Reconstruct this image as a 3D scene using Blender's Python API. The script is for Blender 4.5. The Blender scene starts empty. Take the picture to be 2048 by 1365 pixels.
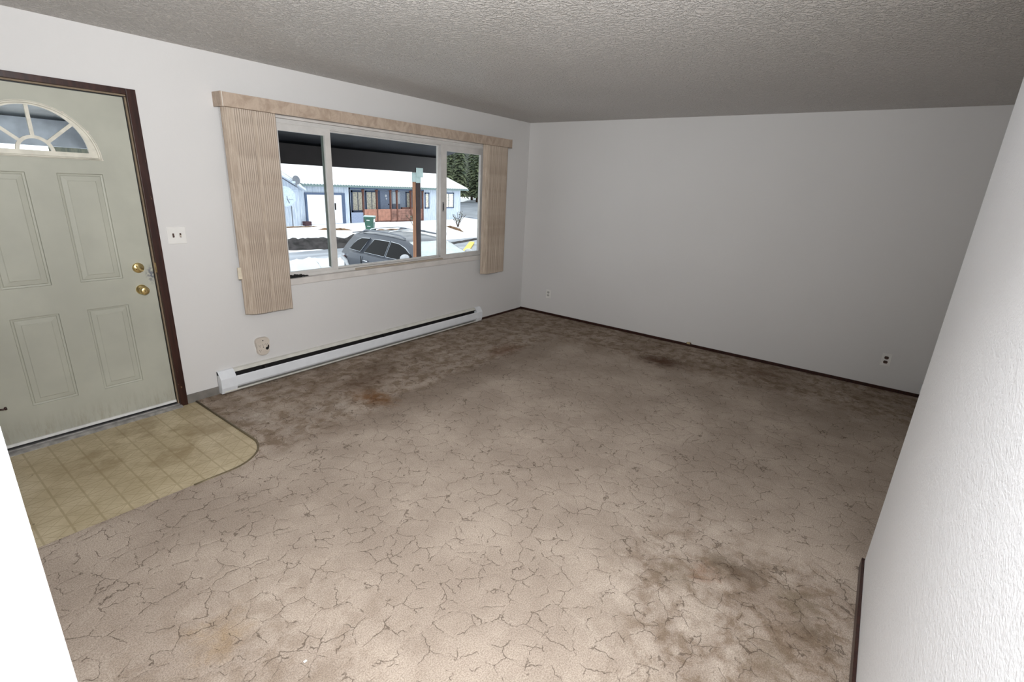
import bpy, bmesh, math, random
from mathutils import Vector, Matrix, noise as mnoise
random.seed(7)
C = bpy.context.collection
PI = math.pi

# ---------------------------------------------------------------- camera
SC = bpy.context.scene
cam_d = bpy.data.cameras.new('camera'); cam = bpy.data.objects.new('camera', cam_d); C.objects.link(cam)
cam.location = (-5.5615, -3.9108, 1.6793)
cam.rotation_euler = (1.2607, -0.0471, -0.9286)
cam_d.sensor_width = 36.0; cam_d.lens = 976.57 / 2048 * 36.0
cam_d.clip_start = 0.02; cam_d.clip_end = 400
SC.camera = cam
SC.view_settings.view_transform = 'Standard'
SC.view_settings.look = 'None'
SC.view_settings.exposure = 0.0
SC.view_settings.gamma = 1.0
SC.view_settings.use_curve_mapping = False

# ---------------------------------------------------------------- sky (bright overcast winter day)
world = bpy.data.worlds.new('overcast'); SC.world = world; world.use_nodes = True
bg = world.node_tree.nodes['Background']
bg.inputs[0].default_value = (0.90, 0.95, 1.0, 1); bg.inputs[1].default_value = 2.25

# ---------------------------------------------------------------- photographer's flash by the camera, direct and upward; bounce disc added below
def area(name, loc, target, size, power, color=(1, 1, 1), spread=PI):
    l = bpy.data.lights.new(name, 'AREA'); l.shape = 'DISK'; l.size = size; l.energy = power; l.color = color; l.spread = spread
    o = bpy.data.objects.new(name, l); C.objects.link(o); o.location = loc
    o.rotation_euler = (Vector(target) - Vector(loc)).to_track_quat('-Z', 'Y').to_euler()
    return o
area('flash', (-5.42, -3.72, 1.86), (-4.4, 0.0, 0.85), 0.22, 41, (0.97, 0.985, 1.0))
area('flash_bounce', (-5.05, -3.55, 2.40), (-4.5, -3.2, 0.0), 0.9, 24, (0.98, 0.985, 1.0), 1.9)  # added lamp under the ceiling, standing in for bounced flash light
area('flash_up', (-5.42, -3.74, 1.95), (-4.15, -2.45, 2.75), 0.25, 64, (0.97, 0.985, 1.0), 2.4)

# ================================================================ helpers
def S(c):
    def f(v):
        v /= 255.0
        return v / 12.92 if v <= 0.04045 else ((v + 0.055) / 1.055) ** 2.4
    return (f(c[0]), f(c[1]), f(c[2]), 1.0)

class N:
    """small node-graph helper"""
    def __init__(s, name):
        s.m = bpy.data.materials.new(name); s.m.use_nodes = True
        s.t = s.m.node_tree; s.b = s.t.nodes['Principled BSDF']; s.out = s.t.nodes['Material Output']
        s.pos = s.t.nodes.new('ShaderNodeTexCoord').outputs['Object']
    def new(s, kind, **kw):
        n = s.t.nodes.new(kind)
        for k, v in kw.items(): setattr(n, k, v)
        return n
    def put(s, sock, v):
        if isinstance(v, bpy.types.NodeSocket): s.t.links.new(v, sock)
        elif isinstance(v, (tuple, list)) and len(v) == 3 and sock.type == 'RGBA': sock.default_value = (*v, 1)
        else: sock.default_value = v
    def math(s, op, a, b=0.0, c=None, clamp=False):
        n = s.new('ShaderNodeMath', operation=op, use_clamp=clamp); s.put(n.inputs[0], a); s.put(n.inputs[1], b)
        if c is not None: s.put(n.inputs[2], c)
        return n.outputs[0]
    def vmath(s, op, a, b=(0, 0, 0), scale=None):
        n = s.new('ShaderNodeVectorMath', operation=op); s.put(n.inputs[0], a); s.put(n.inputs[1], b)
        if scale is not None: s.put(n.inputs['Scale'], scale)
        return n.outputs['Value'] if op in ('DISTANCE', 'LENGTH') else n.outputs['Vector']
    def noise(s, scale, detail=3, rough=0.5, vec=None, dist=0.0, color=False):
        n = s.new('ShaderNodeTexNoise'); s.put(n.inputs['Vector'], vec or s.pos)
        n.inputs['Scale'].default_value = scale; n.inputs['Detail'].default_value = detail
        n.inputs['Roughness'].default_value = rough; n.inputs['Distortion'].default_value = dist
        return n.outputs['Color' if color else 'Fac']
    def stretch(s, v):
        return s.vmath('MULTIPLY', s.pos, v)
    def ramp(s, f, lo, hi, a=0.0, b=1.0, smooth=True):
        n = s.new('ShaderNodeMapRange', clamp=True); n.interpolation_type = 'SMOOTHSTEP' if smooth else 'LINEAR'
        s.put(n.inputs[0], f); n.inputs[1].default_value = lo; n.inputs[2].default_value = hi
        n.inputs[3].default_value = a; n.inputs[4].default_value = b
        return n.outputs[0]
    def mix(s, f, a, b, mode='MIX'):
        n = s.new('ShaderNodeMix', data_type='RGBA', blend_type=mode); s.put(n.inputs[0], f)
        s.put(n.inputs[6], a); s.put(n.inputs[7], b)
        return n.outputs[2]
    def bump(s, h, strength=0.3, dist=0.01, normal=None):
        n = s.new('ShaderNodeBump'); s.put(n.inputs['Height'], h); n.inputs['Strength'].default_value = strength
        n.inputs['Distance'].default_value = dist
        if normal: s.put(n.inputs['Normal'], normal)
        s.t.links.new(n.outputs[0], s.b.inputs['Normal']); return n.outputs[0]
    def set(s, col=None, rough=None, metal=None, spec=None):
        if col is not None: s.put(s.b.inputs['Base Color'], col)
        if rough is not None: s.put(s.b.inputs['Roughness'], rough)
        if metal is not None: s.b.inputs['Metallic'].default_value = metal
        if spec is not None: s.b.inputs['Specular IOR Level'].default_value = spec
        return s

def simple(name, c, rough=0.6, metal=0.0, var=0.06, scale=12, bump=0.0, bscale=60, spec=0.5):
    n = N(name); base = S(c)
    f = n.noise(scale, 3)
    dark = tuple(x * (1 - var * 2) for x in base[:3]); lite = tuple(min(1, x * (1 + var)) for x in base[:3])
    n.set(n.mix(n.ramp(f, 0.3, 0.7), dark, lite), rough, metal, spec)
    if bump: n.bump(n.noise(bscale, 2), bump, 0.004)
    return n.m

M = {}
def wallmat(name, c, strength, scale):
    n = N(name)
    f = n.noise(0.9, 2)
    b = S(c)
    smudge = n.ramp(n.noise(3.0, 4, 0.6), 0.66, 0.85)
    col = n.mix(n.ramp(f, 0.3, 0.7), tuple(x * 0.975 for x in b[:3]), b[:3])
    col = n.mix(n.math('MULTIPLY', smudge, 0.12), col, tuple(x * 0.8 for x in b[:3]))
    n.set(col, 0.62, 0, 0.35)
    h = n.math('ADD', n.noise(scale, 3, 0.55), n.math('MULTIPLY', n.noise(scale * 0.35, 2), 0.8))
    n.bump(h, strength, 0.006)
    return n.m
M['wall'] = wallmat('painted_wall', (213, 211, 209), 0.10, 70)
M['wall_tex'] = wallmat('textured_wall', (242, 244, 247), 0.45, 120)

n = N('popcorn_ceiling')
h = n.ramp(n.noise(60, 3, 0.6), 0.40, 0.66)
n.set(n.mix(n.ramp(n.noise(0.7, 2), 0.3, 0.7), S((208, 203, 197))[:3], S((216, 211, 206))[:3]), 0.42, 0, 0.55)
n.bump(h, 1.0, 0.011); M['ceiling'] = n.m

# sculpted carpet, worn flat where people walked, blotched and stained at the edges
n = N('sculpted_carpet')
flat = n.vmath('MULTIPLY', n.pos, (1, 1, 0))
warp = n.vmath('SCALE', n.vmath('SUBTRACT', n.noise(7, 3, 0.6, flat, color=True), (0.5, 0.5, 0.5)), scale=0.075)
wp = n.vmath('ADD', flat, warp)
v = n.new('ShaderNodeTexVoronoi', feature='DISTANCE_TO_EDGE'); v.inputs['Scale'].default_value = 10.0
n.put(v.inputs['Vector'], n.vmath('ADD', wp, n.vmath('SCALE', n.vmath('SUBTRACT', n.noise(38, 2, 0.5, flat, color=True), (0.5, 0.5, 0.5)), scale=0.022)))
edge = v.outputs['Distance']
brk = n.ramp(n.noise(11, 3, 0.65, flat), 0.46, 0.54)
crack = n.math('MULTIPLY', n.ramp(edge, 0.005, 0.022, 1, 0), brk)
tuft = n.noise(190, 2, 0.75, flat)
tuft2 = n.noise(110, 2, 0.6, flat)
w2 = n.vmath('ADD', flat, n.vmath('SCALE', n.vmath('SUBTRACT', n.noise(1.7, 3, 0.6, flat, color=True), (0.5, 0.5, 0.5)), scale=0.8))
def blob(center, radius, soft, sx=1.0, sy=1.0, src=None):
    d = n.vmath('SUBTRACT', src or w2, (center[0], center[1], 0)); d = n.vmath('MULTIPLY', d, (1 / sx, 1 / sy, 0))
    return n.ramp(n.vmath('LENGTH', d), radius - soft, radius + soft, 1, 0)
def vmax(a, b): return n.math('MAXIMUM', a, b)
w4 = n.vmath('ADD', flat, n.vmath('SCALE', n.vmath('SUBTRACT', n.noise(2.6, 4, 0.6, flat, color=True), (0.5, 0.5, 0.5)), scale=0.35))
sp4 = n.new('ShaderNodeSeparateXYZ'); n.put(sp4.inputs[0], w4)
near_window = n.ramp(sp4.outputs[1], -1.22, -1.02); near_far = n.ramp(sp4.outputs[0], -1.0, -0.65)
unworn = vmax(vmax(near_window, near_far), vmax(blob((-3.75, -3.85), 0.62, 0.25, 1.1, 0.9), n.math('MULTIPLY', blob((-5.2, -2.5), 0.6, 0.4), 0.5)))
worn = n.math('SUBTRACT', 1.0, unworn)
base = n.mix(n.ramp(n.noise(2.2, 4, 0.6, flat), 0.35, 0.7), S((170, 156, 143))[:3], S((192, 178, 164))[:3])
blotch = n.ramp(n.noise(9.5, 5, 0.68, wp, 0.2), 0.42, 0.62)
base = n.mix(n.math('MULTIPLY', n.math('MULTIPLY', blotch, unworn), 0.72), base, S((122, 103, 84))[:3])
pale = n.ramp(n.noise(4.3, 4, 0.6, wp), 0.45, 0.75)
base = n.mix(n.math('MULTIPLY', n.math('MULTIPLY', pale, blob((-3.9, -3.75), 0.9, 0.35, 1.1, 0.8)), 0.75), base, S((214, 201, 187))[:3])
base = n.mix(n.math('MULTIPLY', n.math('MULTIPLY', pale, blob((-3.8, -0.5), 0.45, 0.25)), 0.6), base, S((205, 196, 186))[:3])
sep = n.new('ShaderNodeSeparateXYZ'); n.put(sep.inputs[0], w2)
dirt_far = vmax(n.ramp(sep.outputs[0], -1.6, -0.3), n.ramp(sep.outputs[1], -1.1, -0.2))
dirt_far = n.math('MULTIPLY', dirt_far, n.ramp(n.noise(5, 4, 0.65, w4), 0.35, 0.65, 0.1, 0.42))
base = n.mix(dirt_far, base, S((104, 84, 62))[:3])
band = n.math('MULTIPLY', n.ramp(sp4.outputs[1], -1.5, -1.2), n.ramp(sp4.outputs[1], -1.12, -0.98, 1, 0))
band = n.math('MULTIPLY', n.math('MULTIPLY', band, n.ramp(sp4.outputs[0], -3.9, -3.3)), n.ramp(sp4.outputs[0], -1.3, -0.8, 1, 0))
base = n.mix(n.math('MULTIPLY', band, 0.42), base, S((104, 88, 74))[:3])
w3 = n.vmath('ADD', flat, n.vmath('SCALE', n.vmath('SUBTRACT', n.noise(11, 4, 0.65, flat, color=True), (0.5, 0.5, 0.5)), scale=0.30))
stains = [((-3.39, -3.62), 0.07, 0.05, 0.55, (112, 100, 84), 1, 1), ((-3.38, -3.73), 0.06, 0.05, 0.6, (98, 88, 78), 1, 1.2), ((-3.41, -3.97), 0.07, 0.05, 0.55, (112, 100, 80), 1, 1.2), ((-3.57, -4.03), 0.06, 0.05, 0.5, (100, 90, 76), 1.4, 1), ((-3.80, -3.90), 0.08, 0.06, 0.5, (118, 104, 86), 1.2, 1), ((-3.60, -3.50), 0.08, 0.08, 0.45, (120, 106, 88), 1, 1),((-3.30, -0.92), 0.10, 0.09, 0.85, (120, 80, 40), 0.9, 1.6), ((-3.16, -0.62), 0.12, 0.12, 0.6, (84, 58, 36), 1.5, 1.0),
          ((-1.62, -0.96), 0.13, 0.12, 0.6, (104, 62, 32), 1.6, 0.7), ((-0.74, -2.36), 0.15, 0.13, 0.85, (74, 44, 26), 1.0, 1.2),
          ((-3.50, -3.60), 0.035, 0.05, 0.4, (140, 90, 54), 1, 1), ((-5.04, -2.23), 0.06, 0.09, 0.5, (160, 130, 84), 1, 1),
          ((-3.24, -0.16), 0.08, 0.10, 0.5, (80, 60, 44), 1.5, 1), ((-3.78, -1.15), 0.10, 0.12, 0.4, (96, 76, 60), 1, 1),
          ((-3.42, -3.78), 0.13, 0.13, 0.4, (110, 92, 74), 1.2, 1), ((-3.62, -3.98), 0.10, 0.10, 0.4, (112, 92, 72), 1.0, 1),
          ((-0.35, -3.2), 0.12, 0.13, 0.5, (92, 62, 40), 1, 1.6), ((-2.9, -0.42), 0.16, 0.14, 0.4, (88, 68, 50), 1.6, 1)]
for c0, r0, so, am, cc, sx, sy in stains:
    base = n.mix(n.math('MULTIPLY', blob(c0, r0, so, sx, sy, w3), am), base, S(cc)[:3])
base = n.mix(n.math('MULTIPLY', crack, 0.58), base, S((62, 48, 38))[:3])
base = n.mix(n.ramp(tuft, 0.36, 0.62, 0.42, 0.0), base, S((84, 70, 58))[:3])
n.set(base, 0.95, 0, 0.1)
hh = n.math('ADD', n.math('MULTIPLY', n.ramp(edge, 0.0, 0.16), n.ramp(n.noise(4, 2, 0.5, flat), 0.35, 0.7, 0.15, 0.7)), n.math('MULTIPLY', tuft2, 0.5))
hh = n.math('ADD', hh, n.math('MULTIPLY', tuft, 0.45)); hh = n.math('SUBTRACT', hh, n.math('MULTIPLY', crack, 0.9))
hh = n.math('ADD', hh, n.math('MULTIPLY', n.noise(6, 3, 0.5, flat), 1.6))
n.bump(hh, 0.5, 0.006); M['carpet'] = n.m

# entry vinyl: squares crossed by diagonals
n = N('patterned_vinyl')
q = n.vmath('SCALE', n.vmath('ADD', n.pos, (5.205, 0.02, 0)), scale=1 / 0.1145)
sx = n.new('ShaderNodeSeparateXYZ'); n.put(sx.inputs[0], q)
X, Y = sx.outputs[0], sx.outputs[1]
def line(f, w, per=1.0):   # dark line where f is near a multiple of per
    g = n.math('ABSOLUTE', n.math('SUBTRACT', n.math('FRACT', n.math('ADD', n.math('DIVIDE', f, per), 0.5)), 0.5))
    return n.ramp(g, w * 0.35, w, 1, 0)
wob = n.math('MULTIPLY', n.noise(40, 2), 0.05)
Xw = n.math('ADD', X, wob); Yw = n.math('ADD', Y, wob)
main = line(X, 0.06); cross = n.math('MULTIPLY', line(Y, 0.05), 0.75)
diag = vmax(line(n.math('ADD', Xw, Yw), 0.035), line(n.math('SUBTRACT', Xw, Yw), 0.035))
diag2 = vmax(line(n.math('ADD', n.math('MULTIPLY', Xw, 0.5), Yw), 0.022), line(n.math('SUBTRACT', n.math('MULTIPLY', Xw, 0.5), Yw), 0.022))
ls = vmax(vmax(n.math('MULTIPLY', main, 0.8), cross), vmax(n.math('MULTIPLY', diag, 0.75), n.math('MULTIPLY', diag2, 0.65)))
base = n.mix(n.ramp(n.noise(5, 4, 0.6), 0.35, 0.7), S((180, 165, 134))[:3], S((200, 186, 156))[:3])
base = n.mix(n.math('MULTIPLY', ls, 0.6), base, S((140, 122, 86))[:3])
spk = n.ramp(n.noise(150, 2, 0.5), 0.62, 0.72); base = n.mix(n.math('MULTIPLY', spk, 0.3), base, S((120, 102, 70))[:3])
grime = n.math('MULTIPLY', n.ramp(n.noise(3.2, 5, 0.65), 0.42, 0.62), blob((-4.65, -0.45), 0.45, 0.25, 1, 1, n.pos))
base = n.mix(n.math('MULTIPLY', grime, 0.7), base, S((138, 118, 84))[:3])
spot = n.ramp(n.noise(28, 3, 0.5), 0.72, 0.76); base = n.mix(n.math('MULTIPLY', spot, 0.6), base, S((92, 74, 48))[:3])
n.set(base, 0.38, 0, 0.4); n.bump(n.math('ADD', n.math('MULTIPLY', ls, -0.6), n.noise(60, 2)), 0.15, 0.003); M['vinyl'] = n.m

# sage door paint with grime near the bottom
n = N('sage_door_paint')
z = n.new('ShaderNodeSeparateXYZ'); n.put(z.inputs[0], n.pos); Z = z.outputs[2]; XX = z.outputs[0]
streak = n.noise(3.0, 4, 0.6, n.stretch((5, 1, 0.35)))
base = n.mix(n.ramp(n.noise(2.0, 4, 0.6), 0.3, 0.75), S((164, 164, 152))[:3], S((178, 178, 165))[:3])
low = n.math('MULTIPLY', n.ramp(Z, 0.06, 0.22, 1, 0), n.ramp(n.noise(4, 5, 0.7, n.stretch((9, 1, 1.4))), 0.42, 0.66))
base = n.mix(n.math('MULTIPLY', low, 0.28), base, S((116, 98, 70))[:3])
scuff = n.math('MULTIPLY', n.ramp(n.vmath('DISTANCE', n.vmath('MULTIPLY', n.pos, (1, 0, 0.6)), (-4.362, 0, 0.588)), 0.008, 0.05, 1, 0), n.ramp(n.noise(50, 3), 0.4, 0.6))
base = n.mix(n.math('MULTIPLY', scuff, 0.8), base, S((70, 76, 98))[:3])
n.set(base, 0.5, 0, 0.35); n.bump(streak, 0.05, 0.004); M['door'] = n.m

n = N('stained_dark_wood')
g = n.noise(5, 4, 0.6, n.stretch((14, 14, 0.9)))
base = n.mix(n.ramp(g, 0.3, 0.7), S((38, 18, 14))[:3], S((60, 32, 25))[:3])
scr = n.ramp(n.noise(38, 4, 0.6, n.stretch((1, 1, 0.3))), 0.70, 0.74)
base = n.mix(n.math('MULTIPLY', scr, 0.7), base, S((150, 120, 92))[:3])
n.set(base, 0.34, 0, 0.5); n.bump(g, 0.1, 0.003); M['darkwood'] = n.m

n = N('marbled_blind_vinyl')
g = n.noise(9, 5, 0.62, n.stretch((1.5, 1.5, 1)), 1.2)
n.set(n.mix(n.ramp(g, 0.3, 0.7), S((164, 145, 128))[:3], S((190, 172, 155))[:3]), 0.5, 0, 0.35)
n.bump(n.noise(40, 2), 0.05, 0.003); M['valance'] = n.m
n = N('ribbed_vane_vinyl')
g = n.noise(14, 4, 0.6, n.stretch((3, 3, 0.35)), 0.5)
n.set(n.mix(n.ramp(g, 0.3, 0.7), S((184, 168, 150))[:3], S((206, 191, 174))[:3]), 0.6, 0, 0.3)
n.bump(n.noise(90, 2, 0.5, n.stretch((1, 1, 0.05))), 0.2, 0.003)
vx = n.new('ShaderNodeSeparateXYZ'); n.put(vx.inputs[0], n.pos); ed = vmax(n.ramp(vx.outputs[0], 0.0395, 0.0425), n.ramp(vx.outputs[0], -0.0435, -0.041, 1, 0))
n.set(n.mix(n.math('MULTIPLY', ed, 0.58), n.mix(n.ramp(g, 0.3, 0.7), S((166, 150, 134))[:3], S((190, 175, 159))[:3]), S((96, 78, 66))[:3])); M['vane'] = n.m  # dark edges stand in for shade lines between overlapping vanes

M['vinylframe'] = simple('window_frame_vinyl', (206, 203, 199), 0.42, var=0.03)
M['casing'] = simple('window_casing_paint', (212, 207, 202), 0.5, var=0.05, scale=6)
M['jamb'] = simple('window_track_metal', (150, 150, 150), 0.35, 0.3, 0.05)
M['heater'] = simple('heater_enamel', (226, 229, 233), 0.3, var=0.02)
M['heater_back'] = simple('heater_back_enamel', (206, 204, 196), 0.4, var=0.05)
M['dark'] = simple('dark_recess', (26, 24, 24), 0.7)
M['fins'] = simple('aluminium_fins', (84, 86, 90), 0.35, 0.8, 0.15, 50)
M['brass'] = simple('polished_brass', (226, 204, 146), 0.28, 1.0, 0.05)
M['brass_dark'] = simple('tarnished_brass', (96, 72, 36), 0.4, 0.8)
M['white'] = simple('white_plastic', (226, 224, 220), 0.4, var=0.02)
M['beige'] = simple('beige_plastic', (204, 194, 182), 0.42, var=0.04)
M['brown'] = simple('brown_plastic', (74, 52, 42), 0.4)
M['black'] = simple('black_plastic', (14, 14, 15), 0.5)
M['greybase'] = simple('grey_vinyl_base', (122, 118, 112), 0.5, var=0.1)
M['alum'] = simple('scuffed_aluminium', (176, 174, 172), 0.4, 0.55, 0.14, 24, 0.1)
M['sweep'] = simple('white_door_sweep', (220, 220, 218), 0.4)
M['lightframe'] = simple('fanlight_frame_plastic', (206, 202, 188), 0.42, var=0.06, scale=20)
M['foam'] = simple('weatherstrip', (132, 116, 96), 0.8)
# outdoor
def snowmat(name, c, b=0.5):
    n = N(name); f = n.noise(0.7, 5, 0.6)
    n.set(n.mix(n.ramp(f, 0.35, 0.6), tuple(x * 0.93 for x in S(c)[:3]), S(c)[:3]), 0.85, 0, 0.2); n.bump(n.noise(2.5, 5, 0.6), b, 0.12); return n.m
M['snow'] = snowmat('snow', (250, 251, 253))
M['roofsnow'] = snowmat('roof_snow', (252, 252, 253), 0.15)
n = N('wet_asphalt')
f = n.noise(0.8, 4, 0.6, n.stretch((0.4, 2.2, 1)))
n.set(n.mix(n.ramp(f, 0.35, 0.65), S((104, 110, 120))[:3], S((150, 156, 166))[:3]), 0.35, 0, 0.5); n.bump(n.noise(30, 3), 0.2, 0.01); M['asphalt'] = n.m
M['mud'] = simple('gravelly_mud', (84, 80, 80), 0.9, var=0.3, scale=2.5, bump=0.8, bscale=6)
M['grass'] = simple('dry_grass', (158, 124, 92), 0.95, var=0.25, scale=5, bump=0.6, bscale=20)
M['porchdark'] = simple('dark_porch_boards', (38, 42, 50), 0.6, var=0.2, scale=4)  # near-black base carries the shade under the porch roof
M['beamdark'] = simple('dark_shaded_beam', (34, 28, 30), 0.6, var=0.15)  # beam near-black too, underside shade put into its colour
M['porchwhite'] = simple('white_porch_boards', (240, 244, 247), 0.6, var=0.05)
n = N('brown_post_wood')
f = n.noise(5, 5, 0.6, n.stretch((10, 10, 0.8)))
n.set(n.mix(n.ramp(f, 0.3, 0.7), S((140, 94, 66))[:3], S((182, 130, 94))[:3]), 0.65); M['post'] = n.m
n = N('pale_blue_board_siding')
gsep = n.new('ShaderNodeSeparateXYZ'); n.put(gsep.inputs[0], n.pos)
gx = n.math('ADD', gsep.outputs[0], gsep.outputs[1])
fr = n.math('ABSOLUTE', n.math('SUBTRACT', n.math('FRACT', n.math('DIVIDE', gx, 0.2)), 0.5))
gr = n.ramp(fr, 0.0, 0.08, 1, 0)
wear = n.noise(3, 5, 0.65, n.stretch((5, 5, 0.5)))
base = n.mix(n.ramp(wear, 0.35, 0.68), S((172, 184, 200))[:3], S((206, 214, 226))[:3])
n.set(n.mix(n.math('MULTIPLY', gr, 0.55), base, S((96, 112, 138))[:3]), 0.8); n.bump(n.math('MULTIPLY', gr, -1), 0.4, 0.02); M['siding'] = n.m
M['trimblue'] = simple('slate_blue_trim', (74, 90, 118), 0.6, var=0.08)
M['doorblue'] = simple('blue_grey_door', (140, 152, 176), 0.6, var=0.06)
M['garage'] = simple('white_garage_panel', (236, 238, 244), 0.5, var=0.02)
M['curtain'] = simple('cream_curtain', (238, 232, 216), 0.8, var=0.15, scale=9)
M['redwood'] = simple('red_brown_boards', (142, 104, 92), 0.75, var=0.22, scale=3)
M['postred'] = simple('red_brown_post', (104, 66, 54), 0.7, var=0.15)
M['eave'] = simple('green_grey_metal_roof', (110, 128, 128), 0.5, 0.2)
M['green'] = simple('green_cart_plastic', (50, 92, 78), 0.5, var=0.12, scale=6)
M['cartlid'] = simple('snowy_cart_lid', (168, 188, 186), 0.6)
M['label'] = simple('white_sticker', (228, 230, 232), 0.5)
M['yellow'] = simple('yellow_paint', (240, 200, 60), 0.5, var=0.1)
M['bark'] = simple('bark', (74, 58, 46), 0.9, var=0.2, bump=0.5)
n = N('conifer_needles'); f = n.noise(1.6, 4, 0.7)
n.set(n.mix(n.ramp(f, 0.35, 0.68), S((58, 68, 58))[:3], S((112, 120, 88))[:3]), 0.85, 0, 0.2); M['needles'] = n.m
n = N('forest_floor'); f = n.noise(0.35, 5, 0.7)
n.set(n.mix(n.ramp(f, 0.4, 0.7), S((40, 46, 36))[:3], S((74, 74, 58))[:3]), 0.95); M['hill'] = n.m
M['carpaint'] = simple('granite_grey_car_paint', (72, 76, 84), 0.28, 0.5, 0.03)
M['carglass'] = simple('tinted_car_glass', (10, 11, 13), 0.10, 0.0, 0.02, spec=0.12)
M['windshield'] = simple('windshield_glass', (222, 230, 231), 0.12, 0.85, 0.02)
M['chrome'] = simple('bright_trim', (196, 200, 206), 0.15, 1.0, 0.02)
M['tire'] = simple('tyre_rubber', (24, 24, 25), 0.9)
M['lamp_red'] = simple('red_tail_lens', (150, 40, 38), 0.2)
M['lamp_clear'] = simple('dusty_reflector', (170, 172, 176), 0.3)
M['satdark'] = simple('grey_dish', (110, 114, 122), 0.6)
M['satpale'] = simple('pale_dish', (190, 204, 220), 0.6, var=0.08)
M['galv'] = simple('galvanised_bracket', (168, 186, 184), 0.45, 0.4)
def glassmat(name, refl):
    m = bpy.data.materials.new(name); m.use_nodes = True; t = m.node_tree; t.nodes.clear()
    o = t.nodes.new('ShaderNodeOutputMaterial'); mx = t.nodes.new('ShaderNodeMixShader'); tr = t.nodes.new('ShaderNodeBsdfTransparent')
    gl = t.nodes.new('ShaderNodeBsdfGlossy'); gl.inputs['Roughness'].default_value = 0.02
    lw = t.nodes.new('ShaderNodeLayerWeight'); fr = t.nodes.new('ShaderNodeMath'); fr.operation = 'POWER'; t.links.new(lw.outputs['Facing'], fr.inputs[0]); fr.inputs[1].default_value = refl
    tr.inputs[0].default_value = (0.96, 0.975, 0.97, 1)
    t.links.new(fr.outputs[0], mx.inputs[0]); t.links.new(tr.outputs[0], mx.inputs[1]); t.links.new(gl.outputs[0], mx.inputs[2]); t.links.new(mx.outputs[0], o.inputs[0])
    return m
M['glass'] = glassmat('window_glass', 4.0)

# ---- mesh helpers
def obj(name, bm, mat, parent=None, smooth=False):
    me = bpy.data.meshes.new(name); bmesh.ops.recalc_face_normals(bm, faces=bm.faces); bm.to_mesh(me); bm.free()
    me.materials.append(mat)
    if smooth:
        for p in me.polygons: p.use_smooth = True
    o = bpy.data.objects.new(name, me); C.objects.link(o)
    if parent:
        o.parent = parent; o.matrix_parent_inverse = Matrix.Identity(4)
    return o
def tag(o, label, cat, group=None):
    o['label'] = label; o['category'] = cat
    if group: o['group'] = group
    return o
def thing(name, label, cat, loc=(0, 0, 0), rz=0, group=None):
    o = bpy.data.objects.new(name, None); C.objects.link(o); o.location = loc; o.rotation_euler = (0, 0, rz); o.empty_display_size = 0.1
    return tag(o, label, cat, group)
def struct(o, label=None, cat=None):
    o['kind'] = 'structure'
    if label: o['label'] = label; o['category'] = cat
    return o
def box(bm, x0, x1, y0, y1, z0, z1, bev=0.0):
    vs = [bm.verts.new((x, y, z)) for x in (x0, x1) for y in (y0, y1) for z in (z0, z1)]
    fs = [bm.faces.new([vs[i] for i in q]) for q in ((0, 1, 3, 2), (4, 6, 7, 5), (0, 4, 5, 1), (2, 3, 7, 6), (0, 2, 6, 4), (1, 5, 7, 3))]
    if bev > 0:
        es = list({e for f in fs for e in f.edges})
        bmesh.ops.bevel(bm, geom=es, offset=bev, segments=2, affect='EDGES', profile=0.5)
    return bm
def B(*a, bev=0.0): return box(bmesh.new(), *a, bev=bev)
def prism(bm, pts, axis, a0, a1):
    """extrude a 2-D outline along an axis; pts are the other two coordinates in xyz order"""
    def P(p, a):
        l = list(p); l.insert(axis, a); return tuple(l)
    A = [bm.verts.new(P(p, a0)) for p in pts]; D = [bm.verts.new(P(p, a1)) for p in pts]
    k = len(pts)
    bm.faces.new(A); bm.faces.new(D[::-1])
    for i in range(k): bm.faces.new((A[i], A[(i + 1) % k], D[(i + 1) % k], D[i]))
    return bm
def tube(bm, p0, p1, r0, r1=None, seg=12, caps=True):
    r1 = r0 if r1 is None else r1
    p0, p1 = Vector(p0), Vector(p1); d = (p1 - p0).normalized()
    a = d.orthogonal().normalized(); b = d.cross(a)
    R = []
    for p, r in ((p0, r0), (p1, r1)):
        R.append([bm.verts.new(p + (a * math.cos(t) + b * math.sin(t)) * r) for t in [2 * PI * i / seg for i in range(seg)]])
    for i in range(seg): bm.faces.new((R[0][i], R[0][(i + 1) % seg], R[1][(i + 1) % seg], R[1][i]))
    if caps: bm.faces.new(R[0][::-1]); bm.faces.new(R[1])
    return bm
def lathe(bm, prof, origin, axis, seg=24):
    """prof: (radius, distance along axis) pairs"""
    o = Vector(origin); d = Vector(axis).normalized(); a = d.orthogonal().normalized(); b = d.cross(a); rings = []
    for r, h in prof:
        if r < 1e-6: rings.append([bm.verts.new(o + d * h)])
        else: rings.append([bm.verts.new(o + d * h + (a * math.cos(2 * PI * i / seg) + b * math.sin(2 * PI * i / seg)) * r) for i in range(seg)])
    for A, D in zip(rings, rings[1:]):
        for i in range(seg):
            j = (i + 1) % seg
            if len(A) == 1 and len(D) == 1: continue
            if len(A) == 1: bm.faces.new((A[0], D[j], D[i]))
            elif len(D) == 1: bm.faces.new((A[i], A[j], D[0]))
            else: bm.faces.new((A[i], A[j], D[j], D[i]))
    return bm
def path_tube(bm, pts, r, seg=8):
    rings = []
    for i, p in enumerate(pts):
        d = (Vector(pts[min(i + 1, len(pts) - 1)]) - Vector(pts[max(i - 1, 0)])).normalized()
        a = d.cross(Vector((0.13, 0.27, 0.95))).normalized(); b = d.cross(a)
        rings.append([bm.verts.new(Vector(p) + (a * math.cos(2 * PI * k / seg) + b * math.sin(2 * PI * k / seg)) * r) for k in range(seg)])
    for A, D in zip(rings, rings[1:]):
        for k in range(seg): bm.faces.new((A[k], A[(k + 1) % seg], D[(k + 1) % seg], D[k]))
    bm.faces.new(rings[0][::-1]); bm.faces.new(rings[-1]); return bm
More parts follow.
